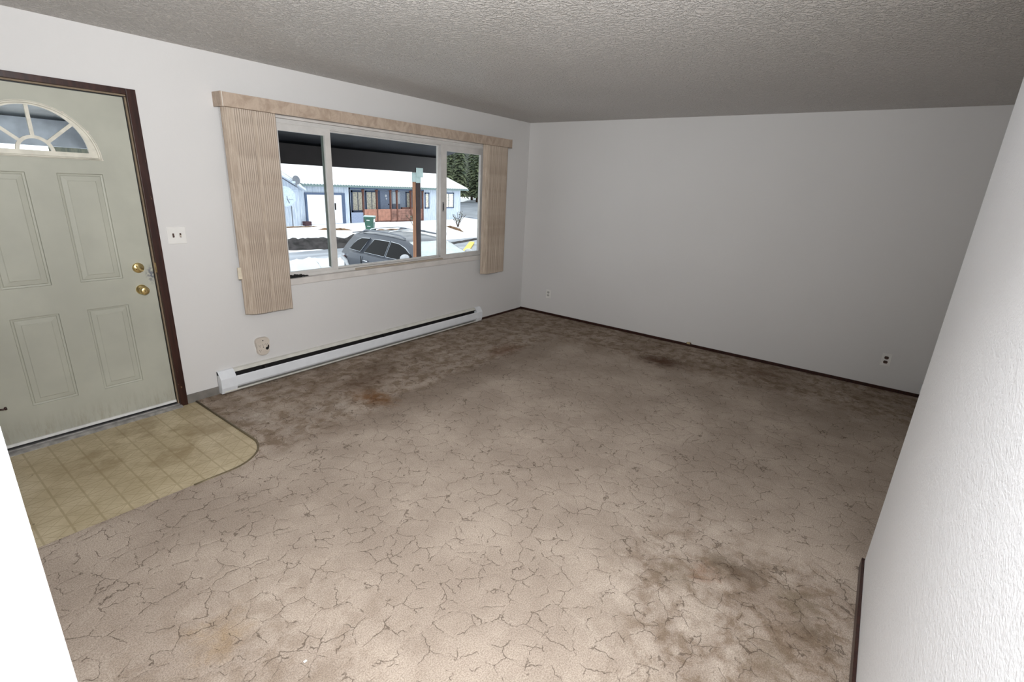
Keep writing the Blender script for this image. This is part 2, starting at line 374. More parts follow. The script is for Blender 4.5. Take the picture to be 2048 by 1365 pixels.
def cutout(name, outer, holes, thick, mat, plane='xz', off=0.0, parent=None):
    """flat slab with holes: filled 2-D curve, extruded; plane xz: thickness runs off..off+thick along y"""
    cu = bpy.data.curves.new(name, 'CURVE'); cu.dimensions = '2D'; cu.fill_mode = 'BOTH'; cu.extrude = thick / 2
    for pts in [outer] + holes:
        sp = cu.splines.new('POLY'); sp.points.add(len(pts) - 1); sp.use_cyclic_u = True
        for i, p in enumerate(pts): sp.points[i].co = (p[0], p[1], 0, 1)
    tmp = bpy.data.objects.new('tmp', cu); C.objects.link(tmp)
    dg = bpy.context.evaluated_depsgraph_get(); me = bpy.data.meshes.new_from_object(tmp.evaluated_get(dg))
    bpy.data.objects.remove(tmp); bpy.data.curves.remove(cu)
    if plane == 'xz': T = Matrix(((1, 0, 0, 0), (0, 0, -1, off + thick / 2), (0, 1, 0, 0), (0, 0, 0, 1)))
    elif plane == 'yz': T = Matrix(((0, 0, 1, off + thick / 2), (1, 0, 0, 0), (0, 1, 0, 0), (0, 0, 0, 1)))
    else: T = Matrix.Translation((0, 0, off + thick / 2))
    me.transform(T); me.name = name; me.materials.clear(); me.materials.append(mat)
    o = bpy.data.objects.new(name, me); C.objects.link(o)
    if parent: o.parent = parent
    return o
def rect(x0, x1, z0, z1): return [(x0, z0), (x1, z0), (x1, z1), (x0, z1)]
def arc(cx, cz, r, a0, a1, k=32): return [(cx + r * math.cos(a0 + (a1 - a0) * i / k), cz + r * math.sin(a0 + (a1 - a0) * i / k)) for i in range(k + 1)]

# ================================================================ room shell
H = 2.44; W = 4.56; XB = -8.2
VX0, VX1, VY = -8.2, -4.237, -1.142         # entry vinyl
# carpet: L-shaped outline around the vinyl, rounded corner
corner = arc(VX1 - 0.27, VY + 0.27, 0.27, 0, -PI / 2, 14)
car_out = [(0, 0)] + [(VX1, 0)] + corner + [(XB, VY), (XB, -W), (0, -W)]
fl = cutout('floor', car_out, [], 0.03, M['carpet'], 'xy', -0.03)
struct(fl)
vout = [(VX1, 0.0)] + corner + [(XB, VY), (XB, 0.0)]
struct(cutout('floor_entry', vout, [], 0.02, M['vinyl'], 'xy', -0.027))
struct(obj('floor_base', B(XB, 0.14, -W - 0.1, 0.14, -0.12, -0.03), M['dark']))
edge_pts = [(VX1, -0.015)] + corner + [(x, VY) for x in (-4.6, -4.7)]
bm = bmesh.new(); path_tube(bm, [(x + 0.004, y - 0.003, -0.002) for x, y in edge_pts], 0.0075, 6)
struct(obj('trim_1', bm, simple('tarnished_edge_strip', (120, 108, 84), 0.45, 0.4), smooth=True))
struct(obj('ceiling', B(XB, 0.14, -W - 0.1, 0.14, H, H + 0.1), M['ceiling']))
DX0, DX1 = -5.267, -4.353                     # door slab
WX0, WX1, WZ0, WZ1 = -3.46, -0.77, 0.835, 2.085
wall_out = [(XB, -0.12), (DX0 - 0.045, -0.12), (DX0 - 0.045, 2.095), (DX1 + 0.045, 2.095), (DX1 + 0.045, -0.12), (0.14, -0.12), (0.14, H), (XB, H)]
struct(cutout('wall_window', wall_out, [rect(WX0, WX1, WZ0, WZ1)], 0.14, M['wall'], 'xz', 0.0))
struct(obj('wall_far', B(0, 0.14, -W - 0.1, 0, -0.12, H), M['wall']))
struct(obj('wall_right', B(XB, -2.985, -W, -4.184, -0.1, H, bev=0.006), M['wall_tex']))
struct(obj('wall_back_right', B(XB, 0, -W - 0.1, -W, -0.1, H), M['wall']))
struct(obj('wall_left', B(XB, -5.49, -3.0, -2.885, -0.1, H, bev=0.006), M['wall_tex']))
struct(obj('wall_back', B(XB - 0.1, XB, -W, 0.14, -0.12, H), M['wall']))
# baseboards: dark strip mostly sunk behind the carpet
struct(obj('baseboard_far', B(-0.011, 0, -W, 0, 0, 0.03), M['darkwood']))
struct(obj('baseboard_window', B(-0.925, 0, -0.011, 0, 0, 0.024), M['darkwood']))
struct(obj('baseboard_entry', B(-4.288, -4.06, -0.009, 0, -0.007, 0.062), M['greybase']))
struct(obj('baseboard_right', B(XB, -2.985, -4.184, -4.1715, 0, 0.055, bev=0.002), M['darkwood']))
struct(obj('baseboard_jog', B(-2.985, -2.9735, -W, -4.1715, 0, 0.055, bev=0.002), M['darkwood']))

# ================================================================ entry door
door = bpy.data.objects.new('door_1', None); C.objects.link(door); door.location = (0, 0, 0)
struct(door, 'sage green entry door with four panels and a half-round fanlight', 'door')
DC = (DX0 + DX1) / 2
YF = 0.018
pan = [(-4.743, -4.525, 0.25, 0.797), (-5.097, -4.878, 0.25, 0.797), (-4.743, -4.525, 0.972, 1.62), (-5.097, -4.878, 0.972, 1.62)]
FZ = 1.722; FR = 0.262
fan = arc(DC, FZ, FR, 0, PI, 40)
slab = cutout('door_slab', rect(DX0, DX1, 0.045, 2.078), [rect(*p) for p in pan] + [fan], 0.044, M['door'], 'xz', YF, door)
for p in pan:
    bm = bmesh.new(); rings = []
    for ins, dep in ((0.0, 0.0), (0.003, 0.007), (0.012, 0.009), (0.016, 0.004), (0.040, 0.0015), (0.044, -0.001)):
        x0, x1, z0, z1 = p[0] + ins, p[1] - ins, p[2] + ins, p[3] - ins
        rings.append([bm.verts.new((x, YF + dep, z)) for x, z in ((x0, z0), (x1, z0), (x1, z1), (x0, z1))])
    for A, D in zip(rings, rings[1:]):
        for i in range(4): bm.faces.new((A[i], A[(i + 1) % 4], D[(i + 1) % 4], D[i]))
    bm.faces.new(rings[-1])
    back = [bm.verts.new((v.co.x, YF + 0.04, v.co.z)) for v in rings[0]]
    for i in range(4): bm.faces.new((rings[0][i], rings[0][(i + 1) % 4], back[(i + 1) % 4], back[i]))
    bm.faces.new(back[::-1])
    obj('door_panel', bm, M['door'], door)
# fanlight frame
fanf = cutout('fanlight_frame', [(DC - 0.302, 1.700), (DC + 0.302, 1.700)] + arc(DC, 1.7, 0.296, 0.03, PI - 0.03, 40), [arc(DC, 1.738, 0.236, 0, PI, 40)], 0.014, M['lightframe'], 'xz', YF - 0.012, door)
bm = bmesh.new(); path_tube(bm, [(x, YF - 0.013, z) for x, z in arc(DC, 1.703, 0.284, 0.0, PI, 40)], 0.007, 8)
path_tube(bm, [(DC - 0.288, YF - 0.013, 1.708), (DC + 0.288, YF - 0.013, 1.708)], 0.006, 8)
obj('fanlight_bead', bm, M['lightframe'], fanf, True)
bm = bmesh.new()
for a in (0.72, PI / 2, PI - 0.72):
    c, s_ = math.cos(a), math.sin(a); px, pz = -s_, c; hw = 0.0085
    q = [(DC + c * r + px * w, 1.733 + s_ * r + pz * w) for r, w in ((0.07, -hw), (0.243, -hw), (0.243, hw), (0.07, hw))]
    prism(bm, q, 1, YF - 0.008, YF + 0.006)
o_ = arc(DC, 1.733, 0.084, 0, PI, 24); i_ = arc(DC, 1.733, 0.067, PI, 0, 24)
prism(bm, o_ + i_, 1, YF - 0.009, YF + 0.006)
obj('fanlight_muntins', bm, M['lightframe'], fanf)
bm = bmesh.new(); prism(bm, arc(DC, FZ, FR, 0, PI, 40), 1, YF + 0.014, YF + 0.018); obj('fanlight_glass', bm, M['glass'], door)
for sxp, szp in ((-4.83, 1.712), (-4.57, 1.712), (-5.05, 1.712), (-4.66, 1.952), (-4.56, 1.86), (-4.96, 1.955), (-5.06, 1.86)):
    bm = bmesh.new(); lathe(bm, [(0.006, 0), (0.006, 0.002), (0, 0.003)], (sxp, YF - 0.012, szp), (0, -1, 0), 10); obj('screw', bm, M['beige'], fanf)
# deadbolt
bm = bmesh.new(); lathe(bm, [(0.033, 0), (0.033, 0.006), (0.029, 0.011), (0.0, 0.012)], (-4.434, YF, 1.033), (0, -1, 0), 32)
db = obj('deadbolt', bm, M['brass'], door, True)
bm = bmesh.new(); prism(bm, [(-4.452, 1.047), (-4.446, 1.052), (-4.425, 1.024), (-4.416, 1.022), (-4.414, 1.013), (-4.424, 1.012), (-4.434, 1.018)], 1, YF - 0.03, YF - 0.011); obj('thumb_turn', bm, M['brass'], db)
for dx in (-0.013, 0.016):
    bm = bmesh.new(); lathe(bm, [(0.004, 0), (0.004, 0.002), (0, 0.003)], (-4.434 + dx, YF - 0.011, 1.026), (0, -1, 0), 8); obj('screw', bm, M['brass_dark'], db)
bm = bmesh.new(); lathe(bm, [(0.033, 0), (0.033, 0.006), (0.024, 0.012), (0.014, 0.018), (0.013, 0.030), (0.020, 0.036), (0.0275, 0.046), (0.028, 0.056), (0.022, 0.064), (0.010, 0.066), (0.0, 0.0655)], (-4.436, YF, 0.886), (0, -1, 0), 32)
kn = obj('door_knob', bm, M['brass'], door, True)
bm = bmesh.new(); prism(bm, rect(-4.440, -4.432, 0.884, 0.888), 1, YF - 0.069, YF - 0.064); obj('thumb_button', bm, M['brass_dark'], kn)
bm = bmesh.new(); path_tube(bm, [(-5.262, YF - 0.002, 0.290), (-5.243, YF - 0.028, 0.286), (-5.226, YF - 0.032, 0.284), (-5.214, YF - 0.030, 0.288)], 0.005, 8)
path_tube(bm, [(-5.216, YF - 0.03, 0.294), (-5.214, YF - 0.03, 0.278)], 0.006, 8)
obj('door_stop', bm, M['darkwood'], door, True)
obj('door_sweep', B(DX0, DX1, YF - 0.010, YF + 0.044, 0.028, 0.045), M['sweep'], door)
obj('sweep_rubber', B(DX0, DX1, YF - 0.003, YF + 0.03, 0.014, 0.028), M['black'], door)
bm = bmesh.new()
prism(bm, [(-0.045, -0.007), (-0.045, -0.003), (-0.030, 0.006), (-0.006, 0.008), (0.0, 0.013), (0.09, 0.013), (0.09, -0.007)], 0, DX0 - 0.04, DX1 + 0.02)
th = obj('threshold', bm, M['alum'], door)
# dark jamb / casing
fr = bpy.data.objects.new('trim_2', None); C.objects.link(fr); struct(fr, 'dark stained wood frame around the green entry door', 'door frame')
obj('side_jamb', B(DX1 + 0.014, DX1 + 0.064, -0.018, 0.13, -0.007, 2.128, bev=0.002), M['darkwood'], fr)
obj('side_jamb', B(DX0 - 0.064, DX0 - 0.014, -0.018, 0.13, -0.007, 2.128, bev=0.002), M['darkwood'], fr)
obj('head_jamb', B(DX0 - 0.014, DX1 + 0.014, -0.018, 0.13, 2.094, 2.128, bev=0.002), M['darkwood'], fr)
obj('weatherstrip', B(DX1 + 0.006, DX1 + 0.0135, 0.004, 0.02, 0.0, 2.08), M['foam'], fr)
obj('weatherstrip', B(DX0, DX1 + 0.0135, 0.004, 0.02, 2.085, 2.0935), M['foam'], fr)
obj('stop_strip', B(DX1, DX1 + 0.0135, 0.03, 0.09, 0.0, 2.094), M['black'], fr)
obj('stop_strip', B(DX0 - 0.0135, DX1, 0.03, 0.09, 2.0785, 2.094), M['black'], fr)
obj('strike_plate', B(DX1 + 0.012, DX1 + 0.0145, -0.012, 0.012, 0.995, 1.06), M['brass'], fr)

# ================================================================ window
win = bpy.data.objects.new('window_1', None); C.objects.link(win)
struct(win, 'three-part slider window with pale vinyl frame', 'window')
FY0, FY1 = 0.035, 0.115
obj('outer_frame', B(WX0, WX0 + 0.06, FY0, FY1, WZ0, WZ1), M['vinylframe'], win)
obj('outer_frame', B(WX1 - 0.09, WX1, FY0 - 0.005, FY0 + 0.022, WZ0, WZ1), M['jamb'], win)
bm = B(WX0 + 0.06, WX1 - 0.05, FY0, FY1, 2.045, WZ1); box(bm, WX0 + 0.06, WX1 - 0.05, FY0 - 0.012, FY0, 2.052, 2.060)
obj('head_rail', bm, M['vinylframe'], win)
bm = B(WX0 + 0.06, WX1 - 0.05, FY0, FY1, WZ0, 0.862); obj('sill_rail', bm, M['vinylframe'], win)
def sash(name, x0, x1, z0, z1, wl, wr, wt, wb, y0, y1):
    s = cutout(name, rect(x0, x1, z0, z1), [rect(x0 + wl, x1 - wr, z0 + wb, z1 - wt)], y1 - y0, M['vinylframe'], 'xz', y0, win)
    ym = (y0 + y1) / 2
    obj('glass_pane', B(x0 + wl - 0.004, x1 - wr + 0.004, ym - 0.002, ym + 0.002, z0 + wb - 0.004, z1 - wt + 0.004), M['glass'], s)
    return s
sL = sash('sliding_sash', WX0 + 0.055, -2.897, 0.862, 2.045, 0.045, 0.054, 0.046, 0.020, 0.040, 0.072)
sC = sash('fixed_sash', -2.93, -1.54, 0.858, 2.05, 0.02, 0.03, 0.016, 0.018, 0.078, 0.108)
sR = sash('sliding_sash', -1.568, WX1 - 0.088, 0.862, 2.045, 0.090, 0.05, 0.055, 0.020, 0.040, 0.072)
bm = B(-1.545, -1.527, 0.028, 0.040, 1.36, 1.46, bev=0.004); obj('latch', bm, M['jamb'], sR)
obj('gasket', B(-2.957, -2.951, 0.066, 0.090, 0.885, 2.0), simple('grey_green_gasket', (84, 92, 86), 0.6), sL)
obj('latch_hole', B(-1.541, -1.531, 0.026, 0.0285, 1.375, 1.445), M['dark'], sR)
bm = B(-2.897, -2.886, 0.030, 0.040, 1.39, 1.45, bev=0.003); obj('latch', bm, M['dark'], sL)
obj('track_insert', B(-2.72, -1.56, 0.008, 0.034, 0.8365, 0.853, bev=0.002), simple('worn_track', (176, 164, 148), 0.6), win)
# casing: reveal, stool and apron
bm = B(WX0 - 0.035, WX1 + 0.03, -0.016, -0.0005, 0.782, 0.8355, bev=0.002)
obj('apron', bm, M['casing'], win)
bm = B(WX0, WX1, 0.0, 0.036, 0.8355, 0.8358 + 0.0007); obj('sill_ledge', bm, M['casing'], win)
obj('reveal', B(WX1 + 0.0003, WX1 + 0.03, -0.016, -0.0005, 0.782, 2.11), M['casing'], win)
obj('reveal', B(WX0 - 0.035, WX1 + 0.03, -0.0165, -0.0005, 2.084, 2.11), M['casing'], win)
obj('corner_block', B(-0.84, -0.80, 0.004, 0.034, 0.8368, 0.90, bev=0.003), simple('grey_block', (108, 108, 110), 0.5), win)

# black strap with a buckle on the sill
t = thing('strap', 'short black webbing strap with a buckle lying on the window sill', 'strap', (-3.34, 0.012, 0.8368))
bm = bmesh.new(); rr = random.Random(3)
for i in range(10):
    x = -0.05 + i * 0.011; h = 0.020 + 0.012 * rr.random()
    box(bm, x, x + 0.014, -0.012 + 0.004 * rr.random(), 0.012 - 0.004 * rr.random(), 0, h, 0.003)
obj('webbing', bm, M['black'], t)
bm = bmesh.new(); path_tube(bm, [(0.066 + 0.024 * math.cos(a) * (1), 0.011 * math.sin(a), 0.010 + 0.004 * math.sin(2 * a)) for a in [i * PI / 8 for i in range(17)]], 0.004, 6)
path_tube(bm, [(0.10 + 0.02 * math.cos(a), 0.009 * math.sin(a), 0.008) for a in [i * PI / 8 for i in range(17)]], 0.0045, 6)
obj('buckle', bm, M['black'], t, True)

# ================================================================ vertical blind
bl = thing('vertical_blind', 'tan marbled vertical blind drawn open over the wide window', 'blind', (-2.15, 0, 0.6))
def bobj(name, bm, mat, sm=False, par=None):
    bm.transform(Matrix.Translation((2.15, 0, -0.6))) if par is None else bm.transform(Matrix.Translation((2.15, 0, -0.6)))
    return obj(name, bm, mat, par or bl, sm)
vx0, vx1 = -3.832, -0.54
bm = bmesh.new(); prism(bm, [(-0.118, 2.097), (-0.130, 2.099), (-0.130, 2.188), (-0.118, 2.190)], 0, vx0 + 0.004, vx1)
val = bobj('valance', bm, M['valance'])
bm = bmesh.new(); box(bm, vx0 - 0.002, vx0 + 0.004, -0.1255, -0.001, 2.096, 2.191, 0.0015); bobj('valance_return', bm, M['valance'], par=bl)
bm = bmesh.new(); box(bm, vx1, vx1 + 0.005, -0.130, -0.001, 2.096, 2.191, 0.0015); bobj('valance_return', bm, M['valance'])
bm = bmesh.new(); box(bm, vx0 + 0.002, vx0 + 0.0075, -0.1325, -0.128, 2.095, 2.191, 0.001); bobj('corner_trim', bm, simple('cream_corner', (222, 214, 202), 0.4))
bm = bmesh.new(); box(bm, vx0 + 0.01, vx1 - 0.005, -0.088, -0.045, 2.118, 2.158); bobj('headrail', bm, M['white'])
def vane_mesh(L, wd=0.089):
    bm = bmesh.new(); K = 24; F = []; Bk = []
    for j, z in enumerate((0.0, -L)):
        f, b = [], []
        for i in range(K + 1):
            s = i / K; x = (s - 0.5) * wd; y = -0.007 * (1 - (2 * s - 1) ** 2)
            if 3 < i < K - 3: y += 0.0009 * (1 if i % 4 < 2 else -1)
            f.append(bm.verts.new((x, y, z))); b.append(bm.verts.new((x, y + 0.0012, z)))
        F.append(f); Bk.append(b)
    for i in range(K):
        bm.faces.new((F[0][i], F[0][i + 1], F[1][i + 1], F[1][i])); bm.faces.new((Bk[0][i], Bk[1][i], Bk[1][i + 1], Bk[0][i + 1]))
        for j in (0, 1): bm.faces.new((F[j][i], F[j][i + 1], Bk[j][i + 1], Bk[j][i]))
    for i in (0, K): bm.faces.new((F[0][i], F[1][i], Bk[1][i], Bk[0][i]))
    me = bpy.data.meshes.new('vane'); bmesh.ops.recalc_face_normals(bm, faces=bm.faces); bm.to_mesh(me); bm.free(); me.materials.append(M['vane']); return me
vme = vane_mesh(1.505)
rr = random.Random(5)
def vane(x, y, ang, dz=0.0):
    o = bpy.data.objects.new('vane', vme); C.objects.link(o); o.parent = bl
    o.location = (x + 2.15, y, 2.115 + dz - 0.6); o.rotation_euler = (0, 0, ang); return o
x = -3.775
for i in range(19):
    a = math.radians(-35 + rr.uniform(-2.5, 2.5) - (5 if 8 <= i <= 10 else 0))
    vane(x, -0.074 + 0.002 * math.sin(i * 1.3) + (0.006 if i in (8, 9, 10) else 0), a, rr.uniform(-0.002, 0.002))
    x += 0.0150 + rr.uniform(-0.0015, 0.0015) + (0.024 if i == 8 else 0)
x = -0.935
for i in range(19):
    a = math.radians(-35 + rr.uniform(-2, 2))
    o = vane(x, -0.070 + 0.003 * math.sin(i * 1.1), a, rr.uniform(-0.002, 0.002))
    x += 0.0175 + rr.uniform(-0.0015, 0.0015) + (0.010 if i in (4, 12) else 0)
bm = bmesh.new()
for k in range(2):
    xx = -3.832 + k * 0.018
    for i in range(110): lathe(bm, [(0, -0.0022), (0.0022, 0), (0, 0.0022)], (xx + 0.002 * math.sin(i * .05), -0.075, 2.11 - i * 0.0095), (0, 0, 1), 5)
bobj('bead_chain', bm, simple('grey_bead_chain', (156, 148, 138), 0.4, 0.3))
bm = bmesh.new(); box(bm, -3.842, -3.816, -0.084, -0.066, 0.895, 0.985, 0.004); bobj('cord_weight', bm, simple('ivory_weight', (220, 208, 186), 0.4))

# ================================================================ baseboard heaters
def heater(x0, x1, label, cat_loc, rz=0):
    L = x1 - x0; t = thing('baseboard_heater', label, 'heater', cat_loc, rz)
    bm = bmesh.new(); prism(bm, [(-0.001, 0.03), (-0.008, 0.03), (-0.008, 0.155), (-0.034, 0.160), (-0.034, 0.164), (-0.022, 0.182), (-0.001, 0.186)], 0, 0.0, L)
    obj('back_plate', bm, M['heater_back'], t)
    bm = bmesh.new(); prism(bm, [(-0.052, 0.130), (-0.058, 0.134), (-0.064, 0.128), (-0.064, 0.058), (-0.052, 0.040), (-0.048, 0.042), (-0.060, 0.060), (-0.060, 0.126)], 0, 0.115, L - 0.09)
    obj('front_panel', bm, M['heater'], t)
    bm = bmesh.new(); prism(bm, [(-0.008, 0.012), (-0.056, 0.012), (-0.060, 0.020), (-0.058, 0.026), (-0.008, 0.022)], 0, 0.02, L - 0.02)
    obj('bottom_lip', bm, M['heater_back'], t)
    obj('slot_shade', B(0.118, L - 0.095, -0.0105, -0.0085, 0.03, 0.156), M['dark'], t)  # dark sheets put inside the slot in place of its shade
    obj('slot_shade', B(0.118, L - 0.095, -0.033, -0.0105, 0.152, 0.156), M['dark'], t)
    bm = bmesh.new()
    k = int((L - 0.26) / 0.012)
    for i in range(k):
        xx = 0.14 + i * 0.012; box(bm, xx, xx + 0.002, -0.046, -0.012, 0.070, 0.122)
    tube(bm, (0.1, -0.028, 0.098), (L - 0.1, -0.028, 0.098), 0.008)
    obj('heating_fins', bm, M['fins'], t)
    for xx in [0.35 + j * 0.62 for j in range(int((L - 0.5) / 0.62) + 1)]:
        obj('panel_clip', B(xx, xx + 0.012, -0.058, -0.012, 0.128, 0.150), M['dark'], t)
    for a, b in ((0.0, 0.118), (L - 0.095, L)):
        bm = bmesh.new(); prism(bm, [(-0.001, 0.008), (-0.052, 0.008), (-0.0665, 0.056), (-0.0665, 0.131), (-0.040, 0.168), (-0.022, 0.187), (-0.001, 0.188)], 0, a, b)
        bmesh.ops.bevel(bm, geom=bm.edges[:], offset=0.002, segments=1, affect='EDGES')
        obj('end_cap', bm, M['heater'], t)
    return t
heater(-4.062, -0.925, 'long white baseboard heater on the wall under the window', (-4.062, 0, 0))
heater(0, 2.2, 'white baseboard heater end peeking out behind the near right wall', (-0.015, -W, 0), PI)

# ================================================================ wall plates
t = thing('light_switch', 'white double toggle switch plate beside the green door', 'light switch', (-4.183, 0, 1.236))
bm = B(-0.058, 0.058, -0.006, 0, -0.058, 0.058, bev=0.003); pl = obj('cover_plate', bm, M['white'], t)
for dx in (-0.022, 0.022):
    obj('toggle_slot', B(dx - 0.0055, dx + 0.0055, -0.0065, -0.005, -0.014, 0.014), M['brown'], t)
    bm = B(dx - 0.004, dx + 0.004, -0.016, -0.006, -0.010, 0.001, bev=0.0015); obj('toggle', bm, M['brown'] if dx < 0 else M['beige'], t)

def outlet(label, y, rec, z=0.289):
    t = thing('wall_outlet', label, 'outlet', (0, y, z))
    obj('cover_plate', B(-0.006, 0, -0.037, 0.037, -0.059, 0.059, bev=0.0025), M['white'], t)
    for dz in (0.021, -0.021):
        bm = bmesh.new(); pts = []
        for k in range(20):
            a = 2 * PI * k / 20; pts.append((0.0175 * math.cos(a), max(-0.0135, min(0.0135, 0.0175 * math.sin(a))) + dz))
        prism(bm, pts, 0, -0.009, -0.005); r = obj('receptacle', bm, rec, t)
        for dy in (-0.006, 0.006): obj('slot', B(-0.0095, -0.0088, dy - 0.001, dy + 0.001, dz - 0.002, dz + 0.008), M['black'], r)
    bm = bmesh.new(); lathe(bm, [(0.003, 0), (0.003, 0.001), (0, 0.002)], (-0.006, 0, 0), (-1, 0, 0), 8); obj('screw', bm, M['brown'], t)
outlet('white wall outlet low on the far wall near the window corner', -0.454, simple('grey_receptacle', (176, 174, 170), 0.45))
outlet('white outlet with dark brown receptacles at the right end of the far wall', -4.194, M['brown'])

t = thing('outlet_adapter', 'beige six-socket plug adapter on the wall above the long heater', 'plug adapter', (-3.692, 0, 0.313))
pts = []
for k in range(40):
    a = 2 * PI * k / 40; c, s_ = math.cos(a), math.sin(a)
    w = 0.056 - 0.007 * (1 - abs(s_)) * 0 + (0.006 * s_); px = math.copysign(abs(c) ** 0.55, c) * (w if s_ > 0 else 0.050); pz = math.copysign(abs(s_) ** 0.6, s_) * 0.074
    px *= 1 - 0.10 * math.exp(-((pz + 0.005) / 0.03) ** 2) * (1 if c < 0 else 0.4)
    pts.append((px, pz))
bm = bmesh.new(); prism(bm, pts, 1, -0.030, 0)
bmesh.ops.bevel(bm, geom=[e for e in bm.edges if all(v.co.y < -0.02 for v in e.verts)], offset=0.006, segments=3, affect='EDGES')
obj('housing', bm, M['beige'], t)
for cx_, cz_ in ((-0.028, 0.008), (0.0, 0.010), (0.027, 0.012), (-0.028, -0.034), (0.0, -0.002)):
    bm = bmesh.new()
    if (cx_, cz_) != (0.0, -0.002):
        box(bm, cx_ - 0.008, cx_ - 0.006, -0.031, -0.0295, cz_, cz_ + 0.009); box(bm, cx_ + 0.006, cx_ + 0.008, -0.031, -0.0295, cz_ + 0.001, cz_ + 0.009)
    lathe(bm, [(0.003, 0), (0.003, 0.001), (0, 0.0012)], (cx_, -0.03, cz_ - 0.007), (0, -1, 0), 8)
    obj('socket_slots', bm, M['dark'], t)
bm = bmesh.new(); lathe(bm, [(0.0045, 0), (0.004, 0.003), (0, 0.004)], (0.0, -0.03, 0.050), (0, -1, 0), 10); obj('indicator', bm, M['dark'], t, True)
bm = bmesh.new(); lathe(bm, [(0.013, 0), (0.013, 0.002), (0.009, 0.0025), (0, 0.002)], (0.030, -0.0295, -0.022), (0, -1, 0), 14); box(bm, 0.036, 0.046, -0.0315, -0.029, -0.02, 0.006, 0.003)
obj('scorch_mark', bm, M['black'], t)

t = thing('cable_stub', 'small beige cable splitter sticking out of the far wall at carpet level', 'connector', (0, -2.412, 0.048))
bm = bmesh.new(); path_tube(bm, [(0.0, 0, 0), (-0.02, 0, 0.001), (-0.045, 0.004, 0.0)], 0.006, 8); obj('cable', bm, M['beige'], t, True)
bm = B(-0.062, -0.036, -0.018, 0.020, -0.009, 0.010, bev=0.003); s1 = obj('splitter_body', bm, simple('tan_plastic', (190, 172, 130), 0.5), t)
for y_ in (-0.026, 0.026):
    bm = bmesh.new(); tube(bm, (-0.048, y_ * 0.6, 0.0), (-0.048, y_, 0.004), 0.006, seg=8); obj('port', bm, M['brown'], s1)

t = tag(obj('paper_scrap', B(-4.905, -4.893, -2.583, -2.574, 0.001, 0.004, bev=0.001), M['white']), 'tiny white paper scrap on the carpet near the left wall', 'scrap')

# ================================================================ outside: porch of this house
GZ = -1.5
struct(obj('porch_floor', B(-8.0, 0.14, 0.145, 2.1, -0.35, -0.15), simple('porch_deck', (120, 112, 104), 0.8)))
pr = bpy.data.objects.new('porch_roof', None); C.objects.link(pr); tag(pr, 'dark underside of the covered porch roof outside the window', 'porch roof'); pr['kind'] = 'structure'
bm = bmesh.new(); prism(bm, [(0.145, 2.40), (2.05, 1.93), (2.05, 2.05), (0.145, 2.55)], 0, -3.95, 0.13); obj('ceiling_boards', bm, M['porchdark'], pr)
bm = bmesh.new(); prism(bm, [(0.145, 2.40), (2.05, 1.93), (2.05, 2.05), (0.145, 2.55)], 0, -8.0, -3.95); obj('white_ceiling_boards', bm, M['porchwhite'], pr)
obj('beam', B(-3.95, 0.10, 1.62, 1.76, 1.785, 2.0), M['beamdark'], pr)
obj('white_beam', B(-8.0, -3.95, 1.62, 1.76, 1.80, 2.0), simple('grey_shaded_beam', (184, 190, 200), 0.6), pr)  # white beam greyed, roof shade put into its colour
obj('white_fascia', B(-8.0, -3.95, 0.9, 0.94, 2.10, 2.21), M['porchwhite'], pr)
t = thing('porch_post', 'brown wooden post holding the porch beam outside the window', 'post', (-0.405, 1.69, -0.15))
bm = B(-0.040, 0.040, -0.030, 0.040, 0, 1.935); p_ = obj('post_shaft', bm, M['post'], t)
obj('shade_face', B(-0.039, 0.041, -0.046, -0.0305, 0, 1.934), simple('painted_porch_shade', (58, 44, 44), 0.8, var=0.15), t)  # dark sheet added to give the post's front its porch shade
obj('metal_bracket', B(-0.066, 0.066, -0.074, -0.0725, 1.868, 1.995), M['galv'], t)
obj('metal_bracket', B(-0.048, -0.0465, -0.05, 0.04, 1.80, 1.93), M['galv'], t)
obj('bracket_leg', B(-0.046, 0.046, -0.0485, -0.0465, 1.79, 1.935), M['galv'], t)

# ================================================================ outside: ground
def ground_h(x, y):
    h = GZ
    if y > 16.0: h += 0.10 * mnoise.noise((x * 0.35, y * 0.35, 0)) + 0.08
    return h
bm = bmesh.new(); NX, NY = 110, 90; G = []
for j in range(NY + 1):
    row = []
    for i in range(NX + 1):
        x = -40 + 130 * i / NX; y = 0.2 + 74 * j / NY
        h = GZ - 0.02 + 0.05 * mnoise.noise((x * 0.3, y * 0.3, 2.0)) * (1 if not (10 < y < 16.5) else 0)
        if 10 < y < 16.3: h = GZ - 0.12
        if 1.8 < x < 7.5 and y < 11: h = GZ - 0.12
        row.append(bm.verts.new((x, y, h)))
    G.append(row)
for j in range(NY):
    for i in range(NX): bm.faces.new((G[j][i], G[j][i + 1], G[j + 1][i + 1], G[j + 1][i]))
struct(obj('snow_ground', bm, M['snow'], smooth=True))
struct(obj('street', B(-40, 60, 10.6, 16.0, GZ - 0.11, GZ), M['asphalt']))
struct(obj('driveway', B(2.2, 7.2, 2.2, 10.6, GZ - 0.115, GZ - 0.002), M['asphalt']))
bm = bmesh.new(); prism(bm, [(29.5, 24.8), (34, 27.0), (60, 46), (75, 56), (70, 62), (52, 49.5), (40, 38.2), (30.5, 29.5)], 2, GZ - 0.05, GZ + 0.07)
struct(obj('side_street', bm, M['asphalt']))
